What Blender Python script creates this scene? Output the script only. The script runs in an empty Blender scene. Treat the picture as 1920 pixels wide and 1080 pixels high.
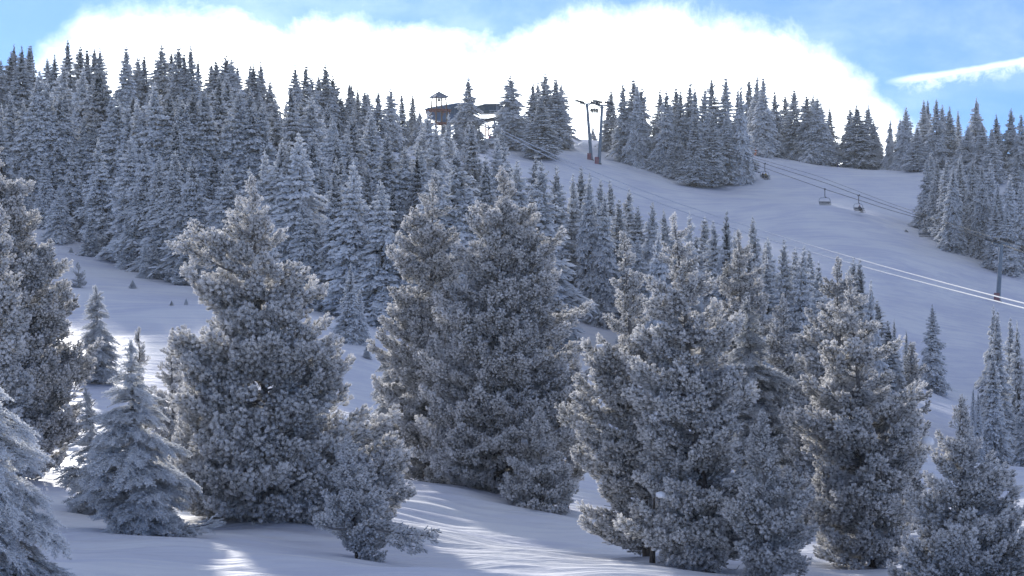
import bpy, bmesh, math, random
import numpy as np
from mathutils import Vector, Matrix, Euler
R = math.radians
sc = bpy.context.scene
col = sc.collection
F = 4533.0            # focal length in pixels of the 1920 px wide photograph
VH = 620.0            # row of the horizon
def P(u, v, Y):       # a point seen at (u, v) of the photograph at distance Y
    return Vector(((u - 960.0) / F * Y, Y, (VH - v) / F * Y))

# ---------------------------------------------------------------- camera
cam = bpy.data.cameras.new('camera'); co = bpy.data.objects.new('camera', cam); col.objects.link(co)
cam.lens = 85; cam.sensor_width = 36; cam.shift_y = 80 / 1920
cam.clip_start = 1; cam.clip_end = 9000
co.location = (0, 0, 0); co.rotation_euler = (R(90), 0, 0)
cam.dof.use_dof = True; cam.dof.focus_distance = 78; cam.dof.aperture_fstop = 9.0
sc.camera = co
# ---------------------------------------------------------------- light
SUN_AZ, SUN_EL = -15.0, 13.2       # degrees; azimuth from +Y towards +X
d = Vector((math.sin(R(SUN_AZ)) * math.cos(R(SUN_EL)), math.cos(R(SUN_AZ)) * math.cos(R(SUN_EL)), math.sin(R(SUN_EL))))
sun = bpy.data.lights.new('sun', 'SUN'); so = bpy.data.objects.new('sun', sun); col.objects.link(so)
sun.energy = 3.2; sun.angle = R(2.0); sun.color = (1.0, 0.96, 0.89)
so.rotation_euler = d.to_track_quat('Z', 'Y').to_euler()
sc.view_settings.view_transform = 'Standard'; sc.view_settings.look = 'None'
sc.view_settings.exposure = 1.12; sc.view_settings.gamma = 1.0; sc.view_settings.use_curve_mapping = False
sc.cycles.max_bounces = 6; sc.cycles.diffuse_bounces = 5; sc.cycles.transparent_max_bounces = 4
sc.cycles.volume_bounces = 0
SKY_STRENGTH = 0.12

def world():
    w = bpy.data.worlds.new('World'); sc.world = w; w.use_nodes = True
    nt = w.node_tree; N = nt.nodes; L = nt.links; N.clear()
    def n(t, **k):
        x = N.new(t)
        for a, b in k.items(): setattr(x, a, b)
        return x
    def M(op, a, b=None, c=None, clamp=False):
        x = n('ShaderNodeMath', operation=op, use_clamp=clamp)
        for i, s in enumerate((a, b, c)):
            if s is None: continue
            if isinstance(s, (int, float)): x.inputs[i].default_value = s
            else: L.new(s, x.inputs[i])
        return x.outputs[0]
    def smooth(val, lo, hi):
        x = n('ShaderNodeMapRange', interpolation_type='SMOOTHSTEP')
        L.new(val, x.inputs[0]); x.inputs[1].default_value = lo; x.inputs[2].default_value = hi
        return x.outputs[0]
    sky = n('ShaderNodeTexSky', sky_type='NISHITA', sun_disc=False, sun_elevation=R(SUN_EL), sun_rotation=R(SUN_AZ),
            altitude=3000, air_density=1.0, dust_density=0.3, ozone_density=1.6)
    tc = n('ShaderNodeTexCoord'); sep = n('ShaderNodeSeparateXYZ'); L.new(tc.outputs['Generated'], sep.inputs[0])
    x, y, z = sep.outputs
    az = M('ARCTAN2', x, y)
    hor = M('SQRT', M('ADD', M('MULTIPLY', x, x), M('MULTIPLY', y, y)))
    el = M('ARCTAN2', z, hor)
    # cloud top as a function of azimuth; the curve runs over -45..45 degrees, heights over 0..12 degrees
    fc = n('ShaderNodeFloatCurve'); L.new(smooth_lin(n, L, az, -R(45), R(45)), fc.inputs[1])
    pts = [(-3000, 560), (-1500, 420), (-600, 330), (-120, 215), (40, 150), (180, 50), (330, 30), (540, 38), (660, 38), (760, 30), (850, 50),
           (905, 72), (980, 45), (1060, 12), (1150, 2), (1300, 22), (1450, 50), (1535, 75), (1600, 120), (1650, 170), (1720, 240), (1850, 300), (2300, 400), (4500, 560)]
    cu = fc.mapping.curves[0]
    q = []
    for (u, v) in pts:
        a = math.atan((u - 960) / F); e = math.atan((VH - v) / F)
        q.append(((a + R(45)) / R(90), e / R(12)))
    q = [(0, .05)] + q + [(1, .05)]
    while len(cu.points) < len(q): cu.points.new(0.5, 0.5)
    for p, (a, b) in zip(cu.points, sorted(q)): p.location = (a, b)
    fc.mapping.update()
    top = M('MULTIPLY', fc.outputs[0], R(12))
    def noise(scale, detail, rough, dist=0.0, sx=1, sy=1, sz=1, off=0):
        mp = n('ShaderNodeMapping'); mp.inputs['Scale'].default_value = (sx, sy, sz); mp.inputs['Location'].default_value = (off, off, off)
        L.new(tc.outputs['Generated'], mp.inputs[0])
        t = n('ShaderNodeTexNoise'); t.inputs['Scale'].default_value = scale; t.inputs['Detail'].default_value = detail
        t.inputs['Roughness'].default_value = rough; t.inputs['Distortion'].default_value = dist; L.new(mp.outputs[0], t.inputs[0])
        return M('SUBTRACT', t.outputs[0], 0.5)
    nz = noise(30, 9, 0.66, 0.25); nb = noise(9, 4, 0.5, off=3)
    # positive inside the cloud
    dd = M('ADD', M('SUBTRACT', top, el), M('ADD', M('MULTIPLY', nz, 0.036), M('MULTIPLY', nb, 0.004)))
    body = smooth(dd, -0.008, 0.022)
    leftsoft = smooth(az, -0.19, -0.09)
    soft = smooth(dd, -0.016, 0.03)
    mask = M('ADD', M('MULTIPLY', body, leftsoft), M('MULTIPLY', soft, M('SUBTRACT', 1.0, leftsoft)))
    # thin veil over and beside the bank; unseen overhead part added to lift ambient light
    veil = M('ADD', M('ADD', 0.065, M('MULTIPLY', smooth(el, R(14), R(60)), 0.17)), M('MULTIPLY', smooth(noise(9, 7, 0.6, 0.3, 1, 1, 2.0, off=7), -0.10, 0.35), 0.20))
    mask = M("MAXIMUM", mask, veil)
    # contrail: nearly straight line climbing to the right, wisps hanging under it
    a0 = math.atan((1670 - 960) / F); a1 = math.atan((1920 - 960) / F)
    e0 = math.atan((VH - 157) / F); e1 = math.atan((VH - 123) / F)
    t = M('DIVIDE', M('SUBTRACT', az, a0), a1 - a0)
    t2 = M('MULTIPLY', M('MULTIPLY', t, M('SUBTRACT', 1.0, t)), 0.0011)
    line = M('SUBTRACT', M('ADD', M('MULTIPLY', t, e1 - e0), e0), t2)
    off = M('ADD', M('SUBTRACT', el, line), M('MULTIPLY', noise(120, 3, 0.5, 0, 1, 1, 1, 5), 0.0014))
    core = M('MULTIPLY', smooth(off, -0.0034, -0.0002), smooth(off, 0.0022, -0.0006))
    low = M('MULTIPLY', smooth(off, -0.0115, -0.0005), smooth(off, 0.001, 0.0))
    wisp = M('MULTIPLY', low, smooth(noise(150, 6, 0.7, 0.5, 1, 1, 1.3, 9), -0.22, 0.20))
    tr = M('MAXIMUM', M('MULTIPLY', core, 0.62), M('MULTIPLY', wisp, 0.55))
    tr = M('MULTIPLY', tr, M('MULTIPLY', smooth(t, -0.15, 0.25), smooth(t, 6.0, 3.0)))
    mask = M('MAXIMUM', mask, tr)
    # cloud light, stronger towards the sun
    dt = n('ShaderNodeVectorMath', operation='DOT_PRODUCT'); L.new(tc.outputs['Generated'], dt.inputs[0]); dt.inputs[1].default_value = tuple(d)
    glow = M('MULTIPLY', smooth(dt.outputs['Value'], 0.80, 1.0), 9.0)
    cb = M('MULTIPLY', M('ADD', M('ADD', 8.0, glow), M('MULTIPLY', nz, 9.0)), M('ADD', 0.72, M('MULTIPLY', smooth(dd, 0.0, 0.035), 0.28)))
    cc = n('ShaderNodeVectorMath', operation='SCALE'); cc.inputs[0].default_value = (0.91, 0.97, 1.0); L.new(cb, cc.inputs['Scale'])
    # the clear sky, a little deeper blue
    sk = n('ShaderNodeVectorMath', operation='MULTIPLY'); L.new(sky.outputs[0], sk.inputs[0]); sk.inputs[1].default_value = SKY_TINT
    mx = n('ShaderNodeMix', data_type='RGBA'); L.new(mask, mx.inputs[0]); L.new(sk.outputs[0], mx.inputs[6]); L.new(cc.outputs[0], mx.inputs[7])
    bg = n('ShaderNodeBackground'); bg.inputs[1].default_value = SKY_STRENGTH; L.new(mx.outputs[2], bg.inputs[0])
    out = n('ShaderNodeOutputWorld'); L.new(bg.outputs[0], out.inputs[0])
def smooth_lin(n, L, val, lo, hi):
    x = n('ShaderNodeMapRange'); L.new(val, x.inputs[0]); x.inputs[1].default_value = lo; x.inputs[2].default_value = hi
    return x.outputs[0]
SKY_TINT = (0.12, 0.26, 0.53)
world()
def haze_box():
    bm = bmesh.new(); g = bmesh.ops.create_cube(bm, size=1)
    for v in bm.verts: v.co = Vector((v.co.x * 15000, v.co.y * 15000, -62 if v.co.z < 0 else 75))
    me = bpy.data.meshes.new('haze'); bm.to_mesh(me); bm.free(); o = bpy.data.objects.new('haze', me); col.objects.link(o); o['kind'] = 'stuff'
    m = bpy.data.materials.new('haze'); m.use_nodes = True; nt = m.node_tree; nt.nodes.clear()
    pv = nt.nodes.new('ShaderNodeVolumePrincipled'); pv.inputs['Color'].default_value = (.80, .89, 1, 1); pv.inputs['Density'].default_value = HAZE; pv.inputs['Anisotropy'].default_value = 0.2
    ou = nt.nodes.new('ShaderNodeOutputMaterial'); nt.links.new(pv.outputs[0], ou.inputs['Volume']); me.materials.append(m)
HAZE = 0.00012
if HAZE: haze_box()

# ---------------------------------------------------------------- materials
def mat(name, color, rough=0.7, metal=0.0, noise_amt=0.25, noise_scale=6.0, bump=0.0):
    m = bpy.data.materials.new(name); m.use_nodes = True; nt = m.node_tree; b = nt.nodes['Principled BSDF']
    b.inputs['Roughness'].default_value = rough; b.inputs['Metallic'].default_value = metal
    tc = nt.nodes.new('ShaderNodeTexCoord'); t = nt.nodes.new('ShaderNodeTexNoise'); t.inputs['Scale'].default_value = noise_scale; t.inputs['Detail'].default_value = 5
    nt.links.new(tc.outputs['Object'], t.inputs[0])
    mr = nt.nodes.new('ShaderNodeMapRange'); mr.inputs[1].default_value = 0.3; mr.inputs[2].default_value = 0.7
    mr.inputs[3].default_value = 1 - noise_amt; mr.inputs[4].default_value = 1 + noise_amt; nt.links.new(t.outputs[0], mr.inputs[0])
    vm = nt.nodes.new('ShaderNodeVectorMath'); vm.operation = 'SCALE'; vm.inputs[0].default_value = color; nt.links.new(mr.outputs[0], vm.inputs['Scale'])
    nt.links.new(vm.outputs[0], b.inputs['Base Color'])
    if bump:
        bp = nt.nodes.new('ShaderNodeBump'); bp.inputs['Strength'].default_value = bump; bp.inputs['Distance'].default_value = 0.03
        nt.links.new(t.outputs[0], bp.inputs['Height']); nt.links.new(bp.outputs[0], b.inputs['Normal'])
    return m

def foliage_mat(name, needle, rime, nz_gain, base_frost, transl=0.25):
    """needles that carry rime: vertex attribute 'frost' (0 base .. 1 tip), more rime on faces that look up"""
    m = bpy.data.materials.new(name); m.use_nodes = True; nt = m.node_tree; N = nt.nodes; L = nt.links; N.clear()
    at = N.new('ShaderNodeAttribute'); at.attribute_name = 'frost'
    lv = N.new('ShaderNodeAttribute'); lv.attribute_type = 'INSTANCER'; lv.attribute_name = 'frost_level'
    oi = N.new('ShaderNodeObjectInfo')
    geo = N.new('ShaderNodeNewGeometry'); sp = N.new('ShaderNodeSeparateXYZ'); L.new(geo.outputs['True Normal'], sp.inputs[0])
    def M(op, a, b, clamp=False):
        x = N.new('ShaderNodeMath'); x.operation = op; x.use_clamp = clamp
        for i, s in enumerate((a, b)):
            if isinstance(s, (int, float)): x.inputs[i].default_value = s
            else: L.new(s, x.inputs[i])
        return x.outputs[0]
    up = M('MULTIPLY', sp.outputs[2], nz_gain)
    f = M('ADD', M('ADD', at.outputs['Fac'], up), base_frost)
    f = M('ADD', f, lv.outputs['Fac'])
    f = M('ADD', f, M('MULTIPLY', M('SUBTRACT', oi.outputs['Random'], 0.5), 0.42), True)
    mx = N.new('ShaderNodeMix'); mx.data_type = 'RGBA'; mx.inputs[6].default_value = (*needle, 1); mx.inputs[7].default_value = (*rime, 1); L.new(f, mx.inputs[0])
    df = N.new('ShaderNodeBsdfDiffuse'); L.new(mx.outputs[2], df.inputs[0])
    tr = N.new('ShaderNodeBsdfTranslucent'); L.new(mx.outputs[2], tr.inputs[0])
    ms = N.new('ShaderNodeMixShader'); ms.inputs[0].default_value = transl; L.new(df.outputs[0], ms.inputs[1]); L.new(tr.outputs[0], ms.inputs[2])
    o = N.new('ShaderNodeOutputMaterial'); L.new(ms.outputs[0], o.inputs[0])
    return m

def snow_mat():
    m = bpy.data.materials.new('snow'); m.use_nodes = True; nt = m.node_tree; N = nt.nodes; L = nt.links
    b = N['Principled BSDF']; b.inputs['Roughness'].default_value = 0.55; b.inputs['Specular IOR Level'].default_value = 0.03
    geo = N.new('ShaderNodeNewGeometry')
    def noise(scale, sx, sy, sz, detail=5, rough=0.55, rot=0.0, dist=0.0):
        mp = N.new('ShaderNodeMapping'); mp.inputs['Scale'].default_value = (sx, sy, sz); mp.inputs['Rotation'].default_value = (0, 0, rot)
        L.new(geo.outputs['Position'], mp.inputs[0]); t = N.new('ShaderNodeTexNoise'); t.inputs['Scale'].default_value = scale
        t.inputs['Detail'].default_value = detail; t.inputs['Roughness'].default_value = rough; t.inputs['Distortion'].default_value = dist
        L.new(mp.outputs[0], t.inputs[0]); return t.outputs[0]
    a = noise(1.0, 0.35, 1.6, 1, 6, 0.6, R(12), 0.5)      # wind ripples, long across the view
    c = noise(1.0, 3.0, 4.0, 3, 4)                         # fine grain
    e = noise(0.12, 1, 1, 1, 4)                            # large uneven patches
    k = noise(1.0, 0.10, 0.55, 1, 4, 0.5, R(-28), 0.3)     # old ski tracks
    def bump(h, s, dist, prev=None):
        bp = N.new('ShaderNodeBump'); bp.inputs['Strength'].default_value = s; bp.inputs['Distance'].default_value = dist; L.new(h, bp.inputs['Height'])
        if prev: L.new(prev, bp.inputs['Normal'])
        return bp.outputs[0]
    n1 = bump(e, 0.5, 0.5); n2 = bump(a, 0.8, 0.17, n1); n3 = bump(k, 0.6, 0.28, n2); n4 = bump(c, 0.5, 0.012, n3)
    L.new(n4, b.inputs['Normal'])
    mr = N.new('ShaderNodeMapRange'); mr.inputs[1].default_value = 0.35; mr.inputs[2].default_value = 0.65; L.new(e, mr.inputs[0])
    mx = N.new('ShaderNodeMix'); mx.data_type = 'RGBA'; mx.inputs[6].default_value = (0.68, 0.70, 0.80, 1); mx.inputs[7].default_value = (0.84, 0.85, 0.88, 1)
    k2 = N.new('ShaderNodeMapRange'); k2.inputs[1].default_value = 0.40; k2.inputs[2].default_value = 0.62; k2.inputs[3].default_value = -.25; k2.inputs[4].default_value = .45; L.new(noise(1.0, 0.07, 0.9, 1, 6, 0.65, R(-33), 0.6), k2.inputs[0])
    ad = N.new('ShaderNodeMath'); ad.operation = 'ADD'; ad.use_clamp = True; L.new(mr.outputs[0], ad.inputs[0]); L.new(k2.outputs[0], ad.inputs[1])
    L.new(ad.outputs[0], mx.inputs[0]); L.new(mx.outputs[2], b.inputs['Base Color'])
    return m
M_SNOW = snow_mat()
M_CLUMP = mat('snow_clump', (0.84, 0.86, 0.9), 0.6, 0, 0.05, 9, 0.5)
M_PINE = foliage_mat('rimed_pine_needles', (0.075, 0.082, 0.072), (0.95, 0.94, 0.93), 0.62, 0.31, 0.45)
M_SPRUCE = foliage_mat('rimed_spruce_needles', (0.030, 0.042, 0.042), (0.95, 0.96, 0.97), 0.62, 0.19, 0.40)
M_BARK = mat('bark', (0.075, 0.06, 0.05), 0.9, 0, 0.5, 14, 0.6)
M_RBARK = mat('rimed_bark', (0.16, 0.155, 0.15), 0.9, 0, 0.5, 25, 0.5)

# ---------------------------------------------------------------- helpers
def mesh_np(name, V, T, mats, frost=None, mi=None, smooth=False):
    me = bpy.data.meshes.new(name); V = np.asarray(V, np.float32).reshape(-1, 3); T = np.asarray(T, np.int32)
    k = T.shape[1]
    me.vertices.add(len(V)); me.vertices.foreach_set('co', V.ravel())
    me.loops.add(T.size); me.loops.foreach_set('vertex_index', T.ravel())
    me.polygons.add(len(T)); me.polygons.foreach_set('loop_start', np.arange(0, T.size, k, dtype=np.int32))
    me.polygons.foreach_set('loop_total', np.full(len(T), k, np.int32))
    for m in mats: me.materials.append(m)
    if mi is not None: me.polygons.foreach_set('material_index', np.asarray(mi, np.int32))
    me.polygons.foreach_set('use_smooth', np.full(len(T), smooth))
    if frost is not None:
        a = me.attributes.new('frost', 'FLOAT', 'POINT'); a.data.foreach_set('value', np.asarray(frost, np.float32))
    me.update(calc_edges=True); return me
def tag(o, label=None, cat=None, group=None, kind=None):
    if label: o['label'] = label
    if cat: o['category'] = cat
    if group: o['group'] = group
    if kind: o['kind'] = kind
    return o
def empty(name, loc, rz=0.0):
    o = bpy.data.objects.new(name, None); o.location = loc; o.rotation_euler = (0, 0, rz); o.empty_display_size = 0.3; col.objects.link(o); return o
def link(name, me, parent=None, kind=None):
    o = bpy.data.objects.new(name, me); col.objects.link(o)
    if parent is not None: o.parent = parent
    if kind: o['kind'] = kind
    return o
class MB:
    """collects boxes, tubes and plates in one bmesh"""
    def __init__(s): s.bm = bmesh.new()
    def box(s, c, size, rot=None):
        g = bmesh.ops.create_cube(s.bm, size=1)
        m = Matrix.Translation(Vector(c)) @ (rot.to_matrix().to_4x4() if rot else Matrix()) @ Matrix.Diagonal((*size, 1))
        bmesh.ops.transform(s.bm, matrix=m, verts=g['verts']); return s
    def tube(s, pts, r0, r1=None, seg=8, cap=True):
        r1 = r0 if r1 is None else r1; pts = [Vector(p) for p in pts]; rings = []
        for i, p in enumerate(pts):
            t = (pts[min(i + 1, len(pts) - 1)] - pts[max(i - 1, 0)]).normalized()
            a = t.orthogonal().normalized() if i == 0 else (pa - t * pa.dot(t)).normalized()
            pa = a; b = t.cross(a); r = r0 + (r1 - r0) * i / max(1, len(pts) - 1)
            rings.append([s.bm.verts.new(p + (a * math.cos(2 * math.pi * k / seg) + b * math.sin(2 * math.pi * k / seg)) * r) for k in range(seg)])
        for A, B in zip(rings, rings[1:]):
            for k in range(seg): s.bm.faces.new((A[k], A[(k + 1) % seg], B[(k + 1) % seg], B[k]))
        if cap: s.bm.faces.new(rings[0][::-1]); s.bm.faces.new(rings[-1])
        return s
    def poly(s, vs, faces):
        v = [s.bm.verts.new(p) for p in vs]
        for f in faces: s.bm.faces.new([v[i] for i in f])
        return s
    def blob(s, c, size, sub=2, jit=0.1, rnd=random):
        g = bmesh.ops.create_icosphere(s.bm, subdivisions=sub, radius=1)
        for v in g['verts']:
            v.co = Vector(c) + Vector((v.co.x * size[0], v.co.y * size[1], v.co.z * size[2])) * (1 + rnd.uniform(-jit, jit))
        return s
    def build(s, name, m, parent=None, bevel=0.0, smooth=False):
        if bevel: bmesh.ops.bevel(s.bm, geom=[e for e in s.bm.edges], offset=bevel, segments=1, affect='EDGES')
        bmesh.ops.recalc_face_normals(s.bm, faces=s.bm.faces)
        me = bpy.data.meshes.new(name); s.bm.to_mesh(me); s.bm.free(); me.materials.append(m)
        if smooth:
            for p in me.polygons: p.use_smooth = True
        return link(name, me, parent)

# ---------------------------------------------------------------- terrain
CP = [ # u, v, Y  : points of the snow surface
 (100,1080,50),(600,1085,50),(1000,1090,52),(1400,1110,54),(1800,1130,54),
 (120,1000,62),(300,1010,62),(500,985,67),(700,985,68),(900,1000,75),(750,905,86),(1100,1075,60),(1500,1075,62),(1250,1040,70),
 (900,935,94),(1100,960,91),(1350,1000,90),(1750,1010,80),(1900,935,100),(1500,950,110),
 (100,855,90),(140,790,100),(200,720,112),(300,700,118),(150,600,150),(360,620,145),(0,800,95),(-300,780,100),(-300,560,160),
 (690,780,110),(660,700,128),(690,650,140),(600,600,152),(360,535,178),(240,505,190),(170,480,197),(100,450,205),(-100,420,210),
 (0,360,235),(200,370,235),(400,400,235),(600,430,235),(750,450,235),
 (0,235,300),(100,240,305),(250,245,310),(400,258,325),(550,275,345),(700,282,385),(800,272,425),(-250,250,290),(-600,300,290),
 (600,340,290),(780,330,320),
 (900,847,120),(900,720,150),(900,620,190),(900,480,250),(900,370,335),(905,267,448),(860,266,465),(1000,300,430),
 (1100,870,120),(1100,720,170),(1100,600,220),(1100,480,280),(1090,390,350),(1060,335,410),
 (1105,301,440),(1090,262,474),(1160,271,470),(1180,302,450),(1250,328,440),(1330,352,432),(1400,342,438),(1300,450,380),
 (1300,760,160),(1300,640,210),(1300,560,290),(1500,800,170),(1500,690,220),(1500,580,300),(1500,490,350),(1560,400,390),
 (1410,286,468),(1440,291,470),(1560,313,470),(1680,323,464),(1740,342,440),(1900,345,440),(1850,322,460),
 (1640,480,350),(1700,560,335),(1700,640,312),(1700,730,285),(1650,900,150),(1700,860,200),(1850,870,200),(1800,745,298),(1900,720,300),
 (1750,442,392),(1830,480,378),(1900,520,364),(1875,570,345),(1800,440,400),(2200,600,345),(2200,420,440),(2300,900,150),(2600,1000,90),
 (-900,1100,50),(3000,1150,50),(-200,1080,50),(500,1500,25),(1400,1500,25),(960,3500,8)]
def _cp():
    X = [((u - 960) / F * Y, Y, (VH - v) / F * Y) for u, v, Y in CP]
    for (x, y, z) in [(-150, 400, 22), (-60, 430, 24), (-20, 560, 26), (40, 560, 28), (100, 540, 22), (-100, 600, 10), (60, 700, 5), (180, 560, 12), (0, 900, -30),
                      (-400, 300, 15), (-400, 600, 0), (400, 400, 5), (450, 600, 0), (300, 200, -14), (-250, 150, -2), (0, -60, -4), (-150, -60, -4), (150, -60, -5), (300, 900, -30), (-300, 900, -30)]:
        X.append((x, y, z))
    return np.array(X)
_C = _cp(); _S = 100.0
def _U(r2): return np.where(r2 > 1e-12, r2 * np.log(np.maximum(r2, 1e-12)), 0.0)
def _fit():
    p = _C[:, :2] / _S; n = len(p); r2 = ((p[:, None] - p[None]) ** 2).sum(-1)
    A = np.zeros((n + 3, n + 3)); A[:n, :n] = _U(r2) + np.eye(n) * 2e-4; A[:n, n] = 1; A[:n, n + 1:] = p; A[n, :n] = 1; A[n + 1:, :n] = p.T
    return np.linalg.solve(A, np.concatenate([_C[:, 2], np.zeros(3)]))
_W = _fit()
def ground(x, y, detail=True):
    x = np.asarray(x, float); y = np.asarray(y, float); sh = x.shape; x = x.ravel(); y = y.ravel()
    out = np.empty(len(x)); p = _C[:, :2] / _S
    for i in range(0, len(x), 20000):
        a = np.stack([x[i:i + 20000], y[i:i + 20000]], 1) / _S
        r2 = ((a[:, None] - p[None]) ** 2).sum(-1)
        out[i:i + 20000] = _U(r2) @ _W[:-3] + _W[-3] + a @ _W[-2:]
    out += 0.3 * np.exp(-((x - 51.5) / 7.0) ** 2 - ((y - 396) / 6.0) ** 2)
    far = np.clip((np.hypot(x, y - 300) - 520) / 500, 0, 1); out = out * (1 - far) + far * -45.0
    if detail:
        w = np.exp(-((y - 70) / 70) ** 2) * np.exp(-(x / 90) ** 2)
        out += w * (0.16 * np.sin(x * 0.55 + 1.3 * np.sin(y * 0.21)) * np.sin(y * 0.33 + 0.7) + 0.06 * np.sin(x * 1.5 + y * 0.5) * np.sin(y * 0.9 - x * 0.3) + 0.045 * np.sin(x * 0.8 + 4.1 * y + np.sin(x * 1.1)))
        w2 = 1 / (1 + np.exp(-(y - 120) / 20))
        out += w2 * (0.35 * np.sin(x * 0.13 + y * 0.05) * np.sin(y * 0.11 + 1) + 0.10 * np.sin(x * 0.5 + y * 0.2) * np.sin(y * 0.43 - x * 0.2))
    return out.reshape(sh)
def gz(x, y): return float(ground(np.array([x]), np.array([y]))[0])

def build_ground():
    ys = np.concatenate([np.linspace(-60, 20, 25)[:-1], np.linspace(20, 110, 400)[:-1], np.linspace(110, 200, 110)[:-1], np.linspace(200, 520, 200)[:-1], np.geomspace(520, 6000, 50)])
    a = np.linspace(-1, 1, 301); s = np.sign(a) * (0.30 * np.abs(a) + 2.6 * np.abs(a) ** 6)
    Y, S = np.meshgrid(ys, s, indexing='ij'); X = S * (Y + 75)
    Z = ground(X, Y)
    V = np.stack([X, Y, Z], -1).reshape(-1, 3); n, m = X.shape
    i = np.arange(n * m).reshape(n, m)
    T = np.stack([i[:-1, :-1], i[:-1, 1:], i[1:, 1:], i[1:, :-1]], -1).reshape(-1, 4)
    o = link('snow_ground', mesh_np('snow_ground', V, T, [M_SNOW], smooth=True)); o['kind'] = 'structure'
build_ground()

# ---------------------------------------------------------------- far spruces
def frames(D):
    """orthonormal frames for directions D (n,3): returns a, b"""
    D = D / np.linalg.norm(D, axis=1, keepdims=True)
    h = np.where(np.abs(D[:, 2:3]) < 0.9, np.array([[0, 0, 1.0]]), np.array([[1.0, 0, 0]]))
    a = np.cross(D, h); a /= np.linalg.norm(a, axis=1, keepdims=True); b = np.cross(a, D); return D, a, b
def spindles(P0, P1, W, f0=0.25, f1=1.0, rng=None):
    """three-sided spindles from P0 to P1 with half-width W"""
    n = len(P0); D, a, b = frames(P1 - P0); mid = P0 + (P1 - P0) * 0.42; W = W[:, None]
    V = np.stack([P0, mid + b * W, mid - b * W * .5 + a * W * .9, mid - b * W * .5 - a * W * .9, P1], 1)
    T = np.array([[0, 1, 2], [0, 2, 3], [0, 3, 1], [4, 2, 1], [4, 3, 2], [4, 1, 3]])
    T = (T[None] + (np.arange(n) * 5)[:, None, None]).reshape(-1, 3)
    fr = np.tile(np.array([f0, (f0 + f1) / 2 + .05, (f0 + f1) / 2 - .1, (f0 + f1) / 2 - .1, f1]), (n, 1))
    if rng is not None: fr = fr + rng.normal(0, 0.10, (n, 1))
    return V.reshape(-1, 3), T, fr.ravel()
def tube_np(pts, radii, seg=6):
    pts = np.asarray(pts, float); n = len(pts); t = np.gradient(pts, axis=0); D, a, b = frames(t)
    th = np.arange(seg) * 2 * np.pi / seg
    V = pts[:, None] + (a[:, None] * np.cos(th)[None, :, None] + b[:, None] * np.sin(th)[None, :, None]) * np.asarray(radii)[:, None, None]
    i = np.arange(n * seg).reshape(n, seg); j = np.roll(i, -1, 1)
    q = np.stack([i[:-1], j[:-1], j[1:], i[1:]], -1).reshape(-1, 4)
    return V.reshape(-1, 3), np.concatenate([q[:, [0, 1, 2]], q[:, [0, 2, 3]]])
def join(parts):
    V, T, Fr, o = [], [], [], 0
    for v, t, f in parts: V.append(v); T.append(t + o); Fr.append(f); o += len(v)
    return np.concatenate(V), np.concatenate(T), np.concatenate(Fr)

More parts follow.
